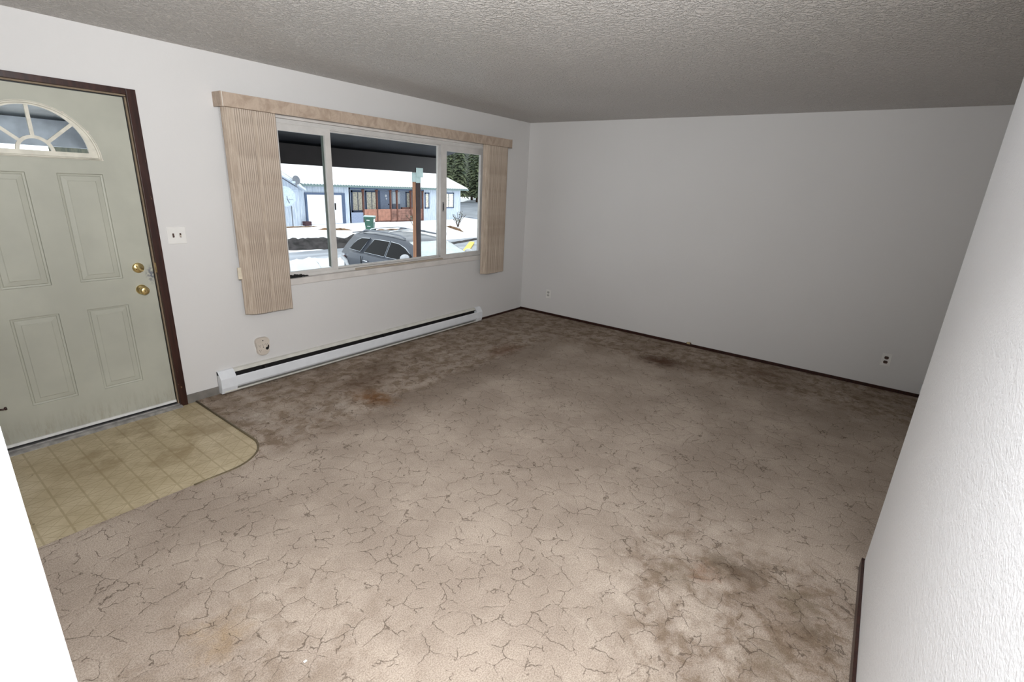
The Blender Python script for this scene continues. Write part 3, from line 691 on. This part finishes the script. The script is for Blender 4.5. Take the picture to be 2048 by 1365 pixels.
def ridge(name, pts, wd, ht, mat, seed, label=None, cat=None, kind=None, amp=0.35):
    """a low irregular bank running along a line of points"""
    bm = bmesh.new(); rows = []; K = 9; steps = 28
    P = [Vector((p[0], p[1], 0)) for p in pts]; tot = []
    for a, b in zip(P, P[1:]):
        for s in range(steps): tot.append(a.lerp(b, s / steps))
    tot.append(P[-1])
    for i, p in enumerate(tot):
        d = (tot[min(i + 1, len(tot) - 1)] - tot[max(i - 1, 0)]).normalized(); nn = Vector((-d.y, d.x, 0)); end = min(1, min(i, len(tot) - 1 - i) / 6)
        row = []
        for k in range(K):
            s = k / (K - 1) * 2 - 1; w = wd * (0.75 + amp * mnoise.noise((i * 0.16, seed, 3.1))) * (0.3 + 0.7 * end)
            h = ht * (1 - s * s) * (0.8 + amp * 1.4 * mnoise.noise((i * 0.3, k * 0.8, seed))) * end
            row.append(bm.verts.new((p.x + nn.x * s * w, p.y + nn.y * s * w, GZ - 0.06 + max(0, h) + 0.05 * (1 - abs(s)))))
        rows.append(row)
    for A, D in zip(rows, rows[1:]):
        for k in range(K - 1): bm.faces.new((A[k], A[k + 1], D[k + 1], D[k]))
    bmesh.ops.solidify(bm, geom=bm.faces[:], thickness=0.03)
    o = obj(name, bm, mat, smooth=True)
    if kind: o['kind'] = kind
    if label: tag(o, label, cat)
    return o
ridge('plowed_dirt_bank', [(-6, 18.0), (4, 18.0), (7.6, 17.2), (12, 16.7)], 1.25, 0.45, M['mud'], 1.0, 'dark band of dirty ploughed gravel along the far side of the street', 'dirt bank', 'stuff')
ridge('snow_bank', [(-6, 21.4), (6, 21.2), (10.4, 20.0), (14, 18.9), (18, 18.6)], 0.9, 0.30, M['snow'], 2.0, 'white snow bank behind the dirty gravel across the street', 'snow bank', 'stuff')
ridge('snow_pile', [(2.6, 12.4), (4.4, 12.3), (6.6, 11.4)], 1.1, 0.40, M['snow'], 5.0, 'rounded white snow pile at the near street edge left of the car', 'snow pile', 'stuff', 0.2)
ridge('dry_grass_strip', [(9.5, 25.9), (11.6, 25.8), (13.0, 25.6)], 0.3, 0.06, M['grass'], 6.0, 'brown dry grass strip at the foot of the blue house', 'grass', 'stuff')
ridge('bare_earth_strip', [(12.0, 24.0), (13.6, 22.8)], 0.22, 0.12, M['grass'], 7.0, 'thin bare brown strip in the snow before the garage', 'ground strip', 'stuff')
ridge('bare_earth_strip', [(14.2, 21.7), (17.5, 21.3)], 0.14, 0.12, M['grass'], 8.0, 'thin brown strip in the snow behind the green cart', 'ground strip', 'stuff')
ridge('bare_earth_strip', [(21.6, 22.4), (19.4, 18.6)], 0.16, 0.16, M['grass'], 9.0, 'curved brown bare strip in the snow near the bush', 'ground strip', 'stuff')
ridge('gravel_bank', [(12.6, 14.2), (17.5, 15.4)], 0.35, 0.10, M['mud'], 9.4, 'dark gravel line at the street edge near the yellow plank', 'gravel', 'stuff')
ridge('far_snow_bank', [(36.5, 41.2), (41, 44.6)], 1.0, 0.5, M['snow'], 11.0, 'distant snow bank past the side street at the right', 'snow bank', 'stuff')
ridge('far_grass_bank', [(35, 37.6), (50, 48.6)], 0.5, 0.3, M['grass'], 12.0, 'brown verge between the distant snow and the side street', 'grass', 'stuff')
t = thing('yellow_plank', 'yellow painted plank lying by the street at the right window pane', 'plank', (13.2, 12.7, GZ), 0.64)
bm = B(-4.0, 2.2, -0.14, 0.14, 0.02, 0.10, bev=0.02); obj('board', bm, M['yellow'], t)

# ================================================================ outside: neighbour's house
hs = thing('house', 'pale blue single-storey house with snowy roof across the street', 'house', (20, 27, GZ))
def hp(name, bm, mat, par=None, sm=False):
    bm.transform(Matrix.Translation((-20, -27, -GZ))); return obj(name, bm, mat, par or hs, sm)
ZE = 0.98
bm = bmesh.new(); box(bm, 12.5, 16.6, 27.0, 27.15, GZ - 0.2, ZE); hp('garage_wall', bm, M['siding'])
bm = bmesh.new(); box(bm, 23.7, 28.15, 27.0, 36, GZ - 0.2, ZE); hp('end_wall', bm, M['siding'])
bm = bmesh.new(); box(bm, 12.6, 23.7, 28.5, 36, GZ - 0.2, ZE); box(bm, 16.5, 16.62, 27.0, 28.5, GZ - 0.2, ZE); hp('porch_wall', bm, simple('shaded_blue_siding', (176, 188, 208), 0.8, var=0.1))  # same siding with the recess shade mixed into its colour
bm = bmesh.new(); prism(bm, [(4.0, GZ - 0.2), (12.55, GZ - 0.2), (12.55, 0.80), (8.3, 3.2), (4.0, 0.8)], 1, 26.75, 36); hp('gable_wall', bm, M['siding'])
bm = bmesh.new(); box(bm, 8.0, 12.5, 26.70, 26.76, 0.62, 0.72); hp('gable_trim', bm, simple('pale_blue_trim', (186, 198, 214), 0.7))
# roofs
Y0, YR, Z0, ZR = 26.55, 31.8, 1.06, 2.72
bm = bmesh.new(); prism(bm, [(Y0, Z0 - 0.10), (YR, ZR - 0.10), (YR, ZR), (Y0, Z0)], 0, 12.6, 28.75); prism(bm, [(YR, ZR - 0.1), (37, Z0 - 0.1), (37, Z0), (YR, ZR)], 0, 12.6, 28.75)
rf = hp('roof', bm, M['eave'])
bm = bmesh.new()
for i in range(72):
    xx = 12.7 + i * 0.222; prism(bm, [(Y0 - 0.02, Z0 - 0.02), (Y0 + 0.5, Z0 + 0.14), (Y0 + 0.5, Z0 + 0.17), (Y0 - 0.02, Z0 + 0.035)], 0, xx, xx + 0.08)
hp('roof_ribs', bm, M['eave'])
bm = bmesh.new(); prism(bm, [(Y0 + 0.10, Z0 + 0.03), (YR, ZR), (YR, ZR + 0.16), (Y0 + 0.14, Z0 + 0.13)], 0, 12.7, 28.72); prism(bm, [(YR, ZR), (37, Z0), (37, Z0 + 0.12), (YR, ZR + 0.16)], 0, 12.7, 28.72)
hp('roof_snow', bm, M['roofsnow'])
bm = bmesh.new(); prism(bm, [(12.9, 0.68), (12.85, 0.83), (8.3, 3.42), (3.6, 0.83), (3.6, 0.66), (8.3, 3.22)], 1, 26.4, 37); hp('gable_roof', bm, simple('frosty_rake_board', (206, 214, 224), 0.7))
bm = bmesh.new(); prism(bm, [(12.75, 0.88), (8.3, 3.42), (3.7, 0.88), (3.7, 1.0), (8.3, 3.56), (12.6, 1.05)], 1, 26.5, 37); hp('gable_snow', bm, M['roofsnow'])
# garage door
bm = bmesh.new(); box(bm, 13.2, 15.86, 26.95, 27.0, GZ, 0.42)
for k in range(1, 4): box(bm, 13.2, 15.86, 26.94, 26.95, GZ + k * 0.48 - 0.006, GZ + k * 0.48 + 0.006)
gd = hp('garage_door', bm, M['garage'])
for a in ((13.08, 13.2, GZ, 0.56), (15.86, 16.1, GZ, 0.56), (13.2, 15.86, 0.44, 0.56)):
    bm = bmesh.new(); box(bm, a[0], a[1], 26.90, 26.99, a[2], a[3]); hp('garage_trim', bm, M['trimblue'])
def DP(x, z): return -5.56 + (x + 5.56) * 1.0485, 1.68 + (z - 1.68) * 1.0485
def hwin(x0, x1, z0, z1, y, fill='curtain', bar=True, fw=0.09):
    if y > 28: (x0, z0), (x1, z1) = DP(x0, z0), DP(x1, z1)
    bm = bmesh.new()
    for a in ((x0, x1, z1 - fw, z1), (x0, x1, z0, z0 + fw), (x0, x0 + fw, z0, z1), (x1 - fw, x1, z0, z1)): box(bm, a[0], a[1], y - 0.06, y, a[2], a[3])
    if bar: box(bm, (x0 + x1) / 2 - 0.02, (x0 + x1) / 2 + 0.02, y - 0.05, y, z0, z1)
    f = hp('window_frame', bm, M['trimblue'])
    bm = bmesh.new()
    k = 26
    for i in range(k):
        a = x0 + fw + (x1 - x0 - 2 * fw) * i / k; b = x0 + fw + (x1 - x0 - 2 * fw) * (i + 1) / k
        box(bm, a, b, y - 0.02 - 0.015 * (i % 2), y + 0.001, z0 + fw, z1 - fw)
    o = hp('window_curtain', bm, M[fill], f)
    return f
hwin(16.66, 17.78, -0.74, 0.76, 28.5, fw=0.12); hwin(17.88, 19.0, -0.74, 0.76, 28.5, fw=0.1)
hwin(21.75, 22.25, -0.60, 0.74, 28.5, bar=False, fw=0.08); hwin(23.8, 24.3, -0.55, 0.72, 27.0, bar=False)
hwin(25.55 + 0.4, 27.27, -0.53, 0.76, 27.0)
for a_, b_ in ((20.15, 20.38), (21.35, 21.45)):
    bm = bmesh.new(); box(bm, a_, b_, 28.40, 28.5, GZ + 0.3, 0.74); hp('door_jamb', bm, M['trimblue'])
bm = bmesh.new(); box(bm, 20.38, 21.35, 28.44, 28.5, GZ + 0.3, 0.74); fd = hp('front_door', bm, M['doorblue'])
bm = bmesh.new(); lathe(bm, [(0.05, 0), (0.05, 0.04), (0, 0.06)], (21.22, 28.44, -0.3), (0, -1, 0), 10); hp('door_handle', bm, M['black'], fd)
bm = bmesh.new(); lathe(bm, [(0.10, 0), (0.10, 0.02), (0.05, 0.02), (0.05, 0.03), (0, 0.03)], (20.95, 28.43, 0.36), (0, -1, 0), 14); lathe(bm, [(0.08, 0), (0.07, 0.03), (0, 0.04)], (21.0, 28.43, 0.14), (0, -1, 0), 12); hp('door_wreath', bm, M['garage'], fd)
bm = bmesh.new(); box(bm, 21.62, 22.38, 28.4, 28.5, -0.25, 0.68); hp('white_window', bm, simple('pale_window', (206, 216, 224), 0.5))
bm = bmesh.new(); box(bm, 21.62, 22.38, 28.36, 28.42, GZ + 0.2, -0.27); hp('grey_panel', bm, simple('grey_panel', (120, 128, 142), 0.7))
for xx in (17.72, 18.95, 20.25, 20.88, 22.3, 23.6):
    bm = bmesh.new(); box(bm, xx - 0.055, xx + 0.055, 26.97, 27.09, GZ - 0.1, 0.88); prism(bm, [(xx - 0.06, 0.62), (xx - 0.15, 0.86), (xx + 0.15, 0.86), (xx + 0.06, 0.62)], 1, 27.0, 27.06); hp('porch_post', bm, M['postred'])
bm = bmesh.new(); box(bm, 17.78, 20.3, 26.99, 27.05, -1.42, -0.56); hp('porch_railing', bm, simple('orange_brown_plywood', (168, 120, 102), 0.75, var=0.12, scale=4))
bm = bmesh.new(); box(bm, 20.3, 23.6, 27.0, 27.06, -1.46, -0.56)
for k in range(5): box(bm, 20.3, 23.6, 26.985, 27.0, -1.46 + k * 0.18, -1.46 + k * 0.18 + 0.015)
hp('porch_railing', bm, M['redwood'])
bm = bmesh.new(); box(bm, 16.6, 17.72, 27.0, 27.06, GZ, -0.78); hp('porch_panel', bm, M['doorblue'])
bm = bmesh.new(); box(bm, 16.6, 23.7, 26.97, 27.05, 0.84, 0.99); hp('porch_header', bm, M['trimblue'])
bm = bmesh.new(); box(bm, 16.6, 23.7, 27.05, 28.5, GZ - 0.1, GZ + 0.3); hp('porch_deck', bm, M['postred'])
bm = bmesh.new(); box(bm, 21.5, 22.9, 27.12, 27.3, -0.62, -0.46); hp('porch_bench', bm, M['postred'])

t = thing('satellite_dish', 'small dark grey satellite dish on the roof edge of the blue house', 'satellite dish', (12.1, 26.35, 1.05))
bm = bmesh.new(); lathe(bm, [(0.0, 0.0), (0.12, 0.012), (0.22, 0.045), (0.27, 0.075), (0.275, 0.07), (0.22, 0.03), (0.0, -0.02)], (0.05, -0.05, 0.26), (0.1, -1, 0.15), 24); obj('reflector', bm, M['satdark'], t, True)
bm = bmesh.new(); tube(bm, (0.1, 0.02, -0.15), (0.06, 0.0, 0.25), 0.03); obj('mast', bm, M['satdark'], t)
bm = bmesh.new(); tube(bm, (0.05, -0.05, 0.05), (-0.22, -0.32, 0.10), 0.014); box(bm, -0.36, -0.16, -0.38, -0.28, 0.07, 0.20, 0.02); obj('feed_arm', bm, M['satpale'], t)
t = thing('large_dish_antenna', 'large pale round dish antenna on a pole before the blue wall', 'satellite dish', (11.75, 26.35, GZ))
bm = bmesh.new(); lathe(bm, [(0.0, 0.0), (0.25, 0.02), (0.46, 0.07), (0.62, 0.14), (0.625, 0.13), (0.46, 0.055), (0.0, -0.02)], (-0.42, -0.05, 1.80), (-0.15, -1, 0.2), 32); obj('reflector', bm, M['satpale'], t, True)
bm = bmesh.new(); tube(bm, (0, 0, -0.1), (0, 0, 1.2), 0.035); obj('pole', bm, M['satdark'], t)
bm = bmesh.new(); tube(bm, (0.0, -0.05, 1.16), (-0.42, -0.35, 1.66), 0.025); tube(bm, (-0.42, -0.35, 1.66), (-0.44, -0.35, 1.86), 0.022); tube(bm, (-0.42, -0.33, 1.66), (-0.02, -0.3, 1.64), 0.012); obj('feed_arm', bm, M['satdark'], t)
t = thing('crate', 'dark reddish crate standing at the left foot of the garage door', 'crate', (12.85, 26.55, GZ))
bm = B(-0.22, 0.22, -0.18, 0.18, -0.05, 0.10); box(bm, -0.22, 0.22, -0.18, 0.18, 0.11, 0.24); box(bm, -0.2, 0.2, -0.16, 0.16, 0.09, 0.12); obj('slats', bm, simple('dark_red_crate', (74, 50, 56), 0.8), t)

# green wheeled cart
t = thing('garbage_cart', 'green wheeled garbage cart standing in the snow behind the car', 'garbage cart', (13.37, 20.7, GZ), -0.9)
bm = bmesh.new(); rings = []
for z_, wx, wy in ((0.08, 0.20, 0.22), (0.62, 0.24, 0.265), (0.86, 0.26, 0.285), (0.87, 0.285, 0.305), (0.97, 0.285, 0.305)):
    rings.append([bm.verts.new((sx_ * wx, sy_ * wy, z_)) for sx_, sy_ in ((-1, -1), (1, -1), (1, 1), (-1, 1))])
for A, D in zip(rings, rings[1:]):
    for i in range(4): bm.faces.new((A[i], A[(i + 1) % 4], D[(i + 1) % 4], D[i]))
bm.faces.new(rings[0][::-1]); bm.faces.new(rings[-1]); bmesh.ops.bevel(bm, geom=bm.edges[:], offset=0.015, segments=2, affect='EDGES')
obj('bin_body', bm, M['green'], t)
bm = bmesh.new(); prism(bm, [(-0.32, 0.972), (0.34, 0.972), (0.34, 1.0), (0.0, 1.04), (-0.32, 1.0)], 0, -0.295, 0.295); obj('lid', bm, M['cartlid'], t)
for sx_ in (-0.25, 0.25):
    bm = bmesh.new(); tube(bm, (sx_ - 0.03, 0.25, 0.12), (sx_ + 0.03, 0.25, 0.12), 0.12, seg=18); obj('wheel', bm, M['tire'], t)
obj('white_label', B(-0.12, 0.06, -0.300, -0.285, 0.76, 0.80), M['label'], t)
obj('white_label', B(-0.1, 0.08, -0.262, -0.25, 0.42, 0.45), M['label'], t)
bm = B(0.255, 0.272, -0.16, 0.16, 0.66, 0.84); obj('side_label', bm, M['label'], t)

# leafless bushes
def bush(loc, h, seed, label):
    t = thing('bush', label, 'bush', loc); rr = random.Random(seed); bm = bmesh.new(); lf = bmesh.new()
    for i in range(15):
        a = rr.uniform(0, 2 * PI); r = rr.uniform(0.1, 0.5) * h; z_ = rr.uniform(0.4, 1.0) * h
        mid = Vector((math.cos(a) * r * 0.4, math.sin(a) * r * 0.4, z_ * 0.55)); end = Vector((math.cos(a) * r, math.sin(a) * r, z_))
        path_tube(bm, [(0, 0, -0.05), mid, end], 0.014 * h, 5)
        for k in range(2):
            p = mid.lerp(end, rr.random()); q_ = p + Vector((rr.uniform(-1, 1), rr.uniform(-1, 1), rr.uniform(0, 1))) * 0.14 * h
            path_tube(bm, [p, p.lerp(q_, 0.5), q_], 0.008 * h, 4)
            bmesh.ops.create_icosphere(lf, subdivisions=1, radius=0.034 * h * rr.uniform(0.6, 1.3), matrix=Matrix.Translation(q_))
    obj('stems', bm, M['bark'], t); obj('leaves', lf, simple('grey_green_leaves', (104, 112, 100), 0.9, var=0.25), t)
bush((21.6, 21.2, GZ), 1.15, 3, 'small scraggly bush in the snow right of the blue house corner')
bush((18.6, 22.6, GZ), 1.15, 4, 'small scraggly bush in the snow seen beside the right window mullion')

# ================================================================ outside: conifers
def conifer_mesh(h, seed):
    rr = random.Random(seed); bm = bmesh.new(); z0 = 0.10 * h; levels = 34
    for L in range(levels):
        f = L / (levels - 1); z_ = z0 + (h - z0) * f; R = (1 - f) ** 0.85 * h * 0.115 + 0.12
        nb = int(15 - 8 * f)
        off = rr.uniform(0, 6.28)
        for b in range(nb):
            a = off + b * 2 * PI / nb + rr.uniform(-0.2, 0.2); r = R * rr.uniform(0.7, 1.2); dr = r * rr.uniform(0.30, 0.55); w = r * 0.26 + 0.05
            d = Vector((math.cos(a), math.sin(a), 0)); s_ = Vector((-d.y, d.x, 0))
            v0 = bm.verts.new(Vector((0, 0, z_ + 0.25))); segs = 4; pl_ = pr_ = None
            prevL = prevR = v0
            for k in range(1, segs + 1):
                u = k / segs; c = d * r * u + Vector((0, 0, z_ - dr * u * u)); ww = w * (1 - abs(2 * u - 0.9)) * rr.uniform(0.7, 1.3) + 0.02
                l = bm.verts.new(c + s_ * ww + Vector((0, 0, -0.18 * ww))); r_ = bm.verts.new(c - s_ * ww + Vector((0, 0, -0.18 * ww))); m_ = bm.verts.new(c + Vector((0, 0, 0.12 * ww)))
                if k == 1: bm.faces.new((v0, l, m_)); bm.faces.new((v0, m_, r_))
                else: bm.faces.new((pl_, l, m_, pm_)); bm.faces.new((pm_, m_, r_, pr_))
                pl_, pr_, pm_ = l, r_, m_
    me = bpy.data.meshes.new('foliage'); bm.to_mesh(me); bm.free(); me.materials.append(M['needles']); return me
fol = [conifer_mesh(13, s) for s in (1, 2, 3, 4)]
bm = bmesh.new(); tube(bm, (0, 0, -0.3), (0, 0, 12.5), 0.22, 0.03, 8); trunk_me = bpy.data.meshes.new('trunk'); bm.to_mesh(trunk_me); bm.free(); trunk_me.materials.append(M['bark'])
rr = random.Random(11); k = 0
tree_label = 'tall dark green conifer in the dense stand beyond the blue house'
# hillside under the forest
bm = bmesh.new(); prism(bm, [(50, -1.8), (75, -1.8), (130, 22), (130, -3), (50, -3)], 0, 22, 190)
struct(obj('forest_hillside', bm, M['hill']))
for row, (yy, n0, x0, x1) in enumerate(((47, 3, 34, 46), (52, 6, 36, 62), (59, 8, 38, 78), (67, 9, 42, 90))):
    for i in range(n0):
        x = x0 + (x1 - x0) * (i + 0.5) / n0 + rr.uniform(-0.5, 0.5); y = yy + rr.uniform(-0.8, 0.8)
        if row == 0 and x > 44: continue
        t = thing('conifer', tree_label, 'tree', (x, y, GZ + (0.0 if row < 3 else 1.0)), rr.uniform(0, 6.28), 'conifers beyond the blue house')
        s_ = rr.uniform(0.95, 1.25)
        for nm, me in (('trunk', trunk_me), ('foliage', fol[k % 4])):
            o = bpy.data.objects.new(nm, me); C.objects.link(o); o.parent = t; o.scale = (s_, s_, s_)
        k += 1

# ================================================================ outside: parked car
car = thing('car', 'dark grey SUV with roof rails parked nose-in outside the window', 'car', (3.767, 8.282, GZ), -1.61333)
LS, WS = 0.961, 1.04
def cw(h): return 0.925 - max(0, h - 1.2) / 0.49 * 0.27
def T(u, w, h): return (u * LS, -w * WS, h)
# lower body, lofted from the tail to the nose
bm = bmesh.new(); rings = []
st = [(0.0, 0.62, 0.45, 1.02), (0.02, 0.80, 0.38, 1.12), (0.10, 0.90, 0.32, 1.19), (0.4, 0.955, 0.28, 1.215), (1.0, 0.965, 0.26, 1.21), (2.0, 0.965, 0.26, 1.20), (3.0, 0.965, 0.26, 1.19), (3.6, 0.96, 0.27, 1.17), (4.0, 0.95, 0.28, 1.12), (4.5, 0.92, 0.30, 1.04), (4.85, 0.86, 0.34, 0.94), (5.0, 0.74, 0.40, 0.82), (5.05, 0.55, 0.48, 0.70)]
for u, hw, b0, tp in st:
    prof = [(hw * 0.86, b0), (hw * 0.99, b0 + 0.16), (hw, (b0 + tp) / 2 - 0.02), (hw * 0.985, tp - 0.20), (hw * 0.965, tp - 0.07), (hw * 0.935, tp - 0.015), (hw * 0.80, tp), (hw * 0.35, tp + 0.012)]
    ring = [T(u, w, h) for w, h in prof] + [T(u, -w, h) for w, h in prof[::-1]]
    rings.append([bm.verts.new(p) for p in ring])
K = len(rings[0])
for A, D in zip(rings, rings[1:]):
    for i in range(K): bm.faces.new((A[i], A[(i + 1) % K], D[(i + 1) % K], D[i]))
bm.faces.new(rings[0][::-1]); bm.faces.new(rings[-1])
body = obj('body', bm, M['carpaint'], car, True)
# cabin
outl = [(0.03, 1.15), (0.09, 1.30), (0.17, 1.46), (0.27, 1.60), (0.36, 1.665), (0.6, 1.70), (1.2, 1.725), (1.8, 1.725), (2.3, 1.70), (2.62, 1.665), (2.8, 1.62), (3.1, 1.50), (3.45, 1.33), (3.8, 1.13)]
bm = bmesh.new(); rows = []
for u, h in outl:
    row = []
    for s in (-1, -0.93, -0.75, -0.4, 0, 0.4, 0.75, 0.93, 1):
        up = 0.045 * (1 - s * s) if 0.3 < u < 2.7 else 0.0; fw = (0.14 * (1 - s * s) if u > 2.6 else (-0.07 * (1 - s * s) if u < 0.3 else 0))
        low = 0.035 * (abs(s) > 0.95)
        row.append(bm.verts.new(T(u + fw, s * cw(h), h + up - low)))
    rows.append(row)
for A, D in zip(rows, rows[1:]):
    for i in range(8): bm.faces.new((A[i], A[i + 1], D[i + 1], D[i]))
for side in (0, -1):
    base0 = [r[side] for r in rows]
    for i in range(len(base0) // 2 - 0):
        j = len(base0) - 1 - i
        if j - 1 > i + 1: bm.faces.new((base0[i], base0[i + 1], base0[j - 1], base0[j]))
        elif j - 1 == i + 1: bm.faces.new((base0[i], base0[i + 1], base0[j])); break
        else: break
obj('cabin', bm, M['carpaint'], car, True)
def side_poly(name, pts, mat, off=0.006, par=None):
    out = []
    for sd in (1, -1):
        bm = bmesh.new()
        A = [bm.verts.new(T(u, sd * (cw(h) + off), h)) for u, h in pts]; D = [bm.verts.new(T(u, sd * (cw(h) - 0.03), h)) for u, h in pts]
        bm.faces.new(A); bm.faces.new(D[::-1])
        for i in range(len(pts)): bm.faces.new((A[i], A[(i + 1) % len(pts)], D[(i + 1) % len(pts)], D[i]))
        out.append(obj(name, bm, mat, par or car))
    return out
def rim(pts, g):
    cx_ = sum(p[0] for p in pts) / len(pts); cy_ = sum(p[1] for p in pts) / len(pts)
    return [(p[0] + (g if p[0] > cx_ else -g), p[1] + (g if p[1] > cy_ else -g) * 0.8) for p in pts]
qg = [(0.42, 1.27), (0.50, 1.40), (0.62, 1.52), (0.78, 1.58), (1.12, 1.60), (1.02, 1.42), (0.93, 1.25)]
rg = [(1.15, 1.25), (1.24, 1.42), (1.36, 1.60), (2.02, 1.605), (2.04, 1.24)]
fg = [(2.12, 1.24), (2.10, 1.605), (2.45, 1.585), (2.75, 1.51), (3.05, 1.38), (3.30, 1.23)]
for pts in (qg, rg, fg):
    side_poly('window_trim', rim(pts, 0.011), M['chrome'], 0.004)
    side_poly('side_window', pts, M['carglass'], 0.009)
# windshield and rear window as curved panels just off the cabin
def panel(name, prof, ws, mat, bulge):
    bm = bmesh.new(); rows = []
    for u, h in prof:
        rows.append([bm.verts.new(T(u + bulge * (1 - s * s), s * cw(h) * ws, h)) for s in (-1, -0.75, -0.4, 0, 0.4, 0.75, 1)])
    for A, D in zip(rows, rows[1:]):
        for i in range(6): bm.faces.new((A[i], A[i + 1], D[i + 1], D[i]))
    bmesh.ops.solidify(bm, geom=bm.faces[:], thickness=0.008)
    return obj(name, bm, mat, car, True)
panel('windshield', [(2.70, 1.668), (2.83, 1.618), (3.12, 1.502), (3.47, 1.335), (3.80, 1.150)], 0.90, M['windshield'], 0.145)
panel('rear_window', [(0.055, 1.26), (0.15, 1.46), (0.25, 1.60)], 0.82, M['carglass'], -0.078)
bm = bmesh.new(); prism(bm, [(0.10 * LS, 1.655), (0.42 * LS, 1.70), (0.42 * LS, 1.725), (0.10 * LS, 1.685)], 1, -0.62, 0.62); obj('spoiler', bm, M['carpaint'], car)
for sd in (1, -1):
    bm = bmesh.new(); path_tube(bm, [T(0.62, sd * 0.585, 1.735), T(0.75, sd * 0.59, 1.79), T(1.6, sd * 0.595, 1.81), T(2.35, sd * 0.59, 1.785), T(2.52, sd * 0.58, 1.72)], 0.022, 8)
    obj('roof_rail', bm, M['satdark'], car, True)
for u in (1.0, 1.85):
    bm = bmesh.new(); path_tube(bm, [T(u, s * 0.6, 1.815 + 0.05 * (1 - abs(s) ** 8)) for s in (-1, -0.93, -0.5, 0, 0.5, 0.93, 1)], 0.018, 8); obj('crossbar', bm, M['chrome'], car, True)
for sd in (1, -1):
    bm = bmesh.new(); c = Vector(T(3.14, sd * 1.07, 1.35))
    bmesh.ops.create_uvsphere(bm, u_segments=18, v_segments=10, radius=1.0, matrix=Matrix.Translation(c) @ Matrix.Diagonal((0.075, 0.135, 0.085, 1)))
    path_tube(bm, [T(3.12, sd * 0.90, 1.22), T(3.13, sd * 0.98, 1.28), T(3.14, sd * 1.02, 1.31)], 0.03, 8)
    obj('side_mirror', bm, M['chrome'] if False else M['lamp_clear'], car, True)
    bm = bmesh.new(); prism(bm, [(0.04, 0.98), (0.08, 1.06), (0.34, 0.95), (0.46, 0.80), (0.34, 0.76), (0.24, 0.88)], 1, 0.925 * sd * WS, 0.958 * sd * WS * 1.012); bm.transform(Matrix.Scale(LS, 4, (1, 0, 0))); obj('tail_lamp', bm, M['lamp_clear'], car)
    bm = bmesh.new(); prism(bm, [(0.02, 0.92), (0.04, 1.04), (0.12, 1.04), (0.12, 0.92)], 1, 0.88 * sd * WS, 0.93 * sd * WS); bm.transform(Matrix.Scale(LS, 4, (1, 0, 0))); obj('tail_lens', bm, M['lamp_red'], car)
    for u in (1.15, 2.25):
        bm = bmesh.new(); path_tube(bm, [T(u, sd * 0.955, 1.03), T(u + 0.02, sd * 0.985, 1.035), T(u + 0.2, sd * 0.985, 1.03), T(u + 0.22, sd * 0.955, 1.025)], 0.014, 8); obj('door_handle', bm, M['chrome'], car, True)
    for u in (1.05, 2.08, 3.3):
        bm = bmesh.new(); box(bm, u * LS - 0.004, u * LS + 0.004, min(sd * 0.955 * WS, sd * 0.972 * WS), max(sd * 0.955 * WS, sd * 0.972 * WS), 0.45, 1.14); obj('door_seam', bm, M['dark'], car)
    for u in (0.95, 3.98):
        bm = bmesh.new(); tube(bm, T(u, sd * 0.75, 0.37), T(u, sd * 0.955, 0.37), 0.37, seg=32); w_ = obj('wheel', bm, M['tire'], car, True)
        bm = bmesh.new(); lathe(bm, [(0.25, 0), (0.25, 0.008), (0.2, 0.0), (0.08, 0.012), (0, 0.016)], T(u, sd * 0.955, 0.37), (0, -sd, 0), 24); obj('rim', bm, M['chrome'], w_, True)
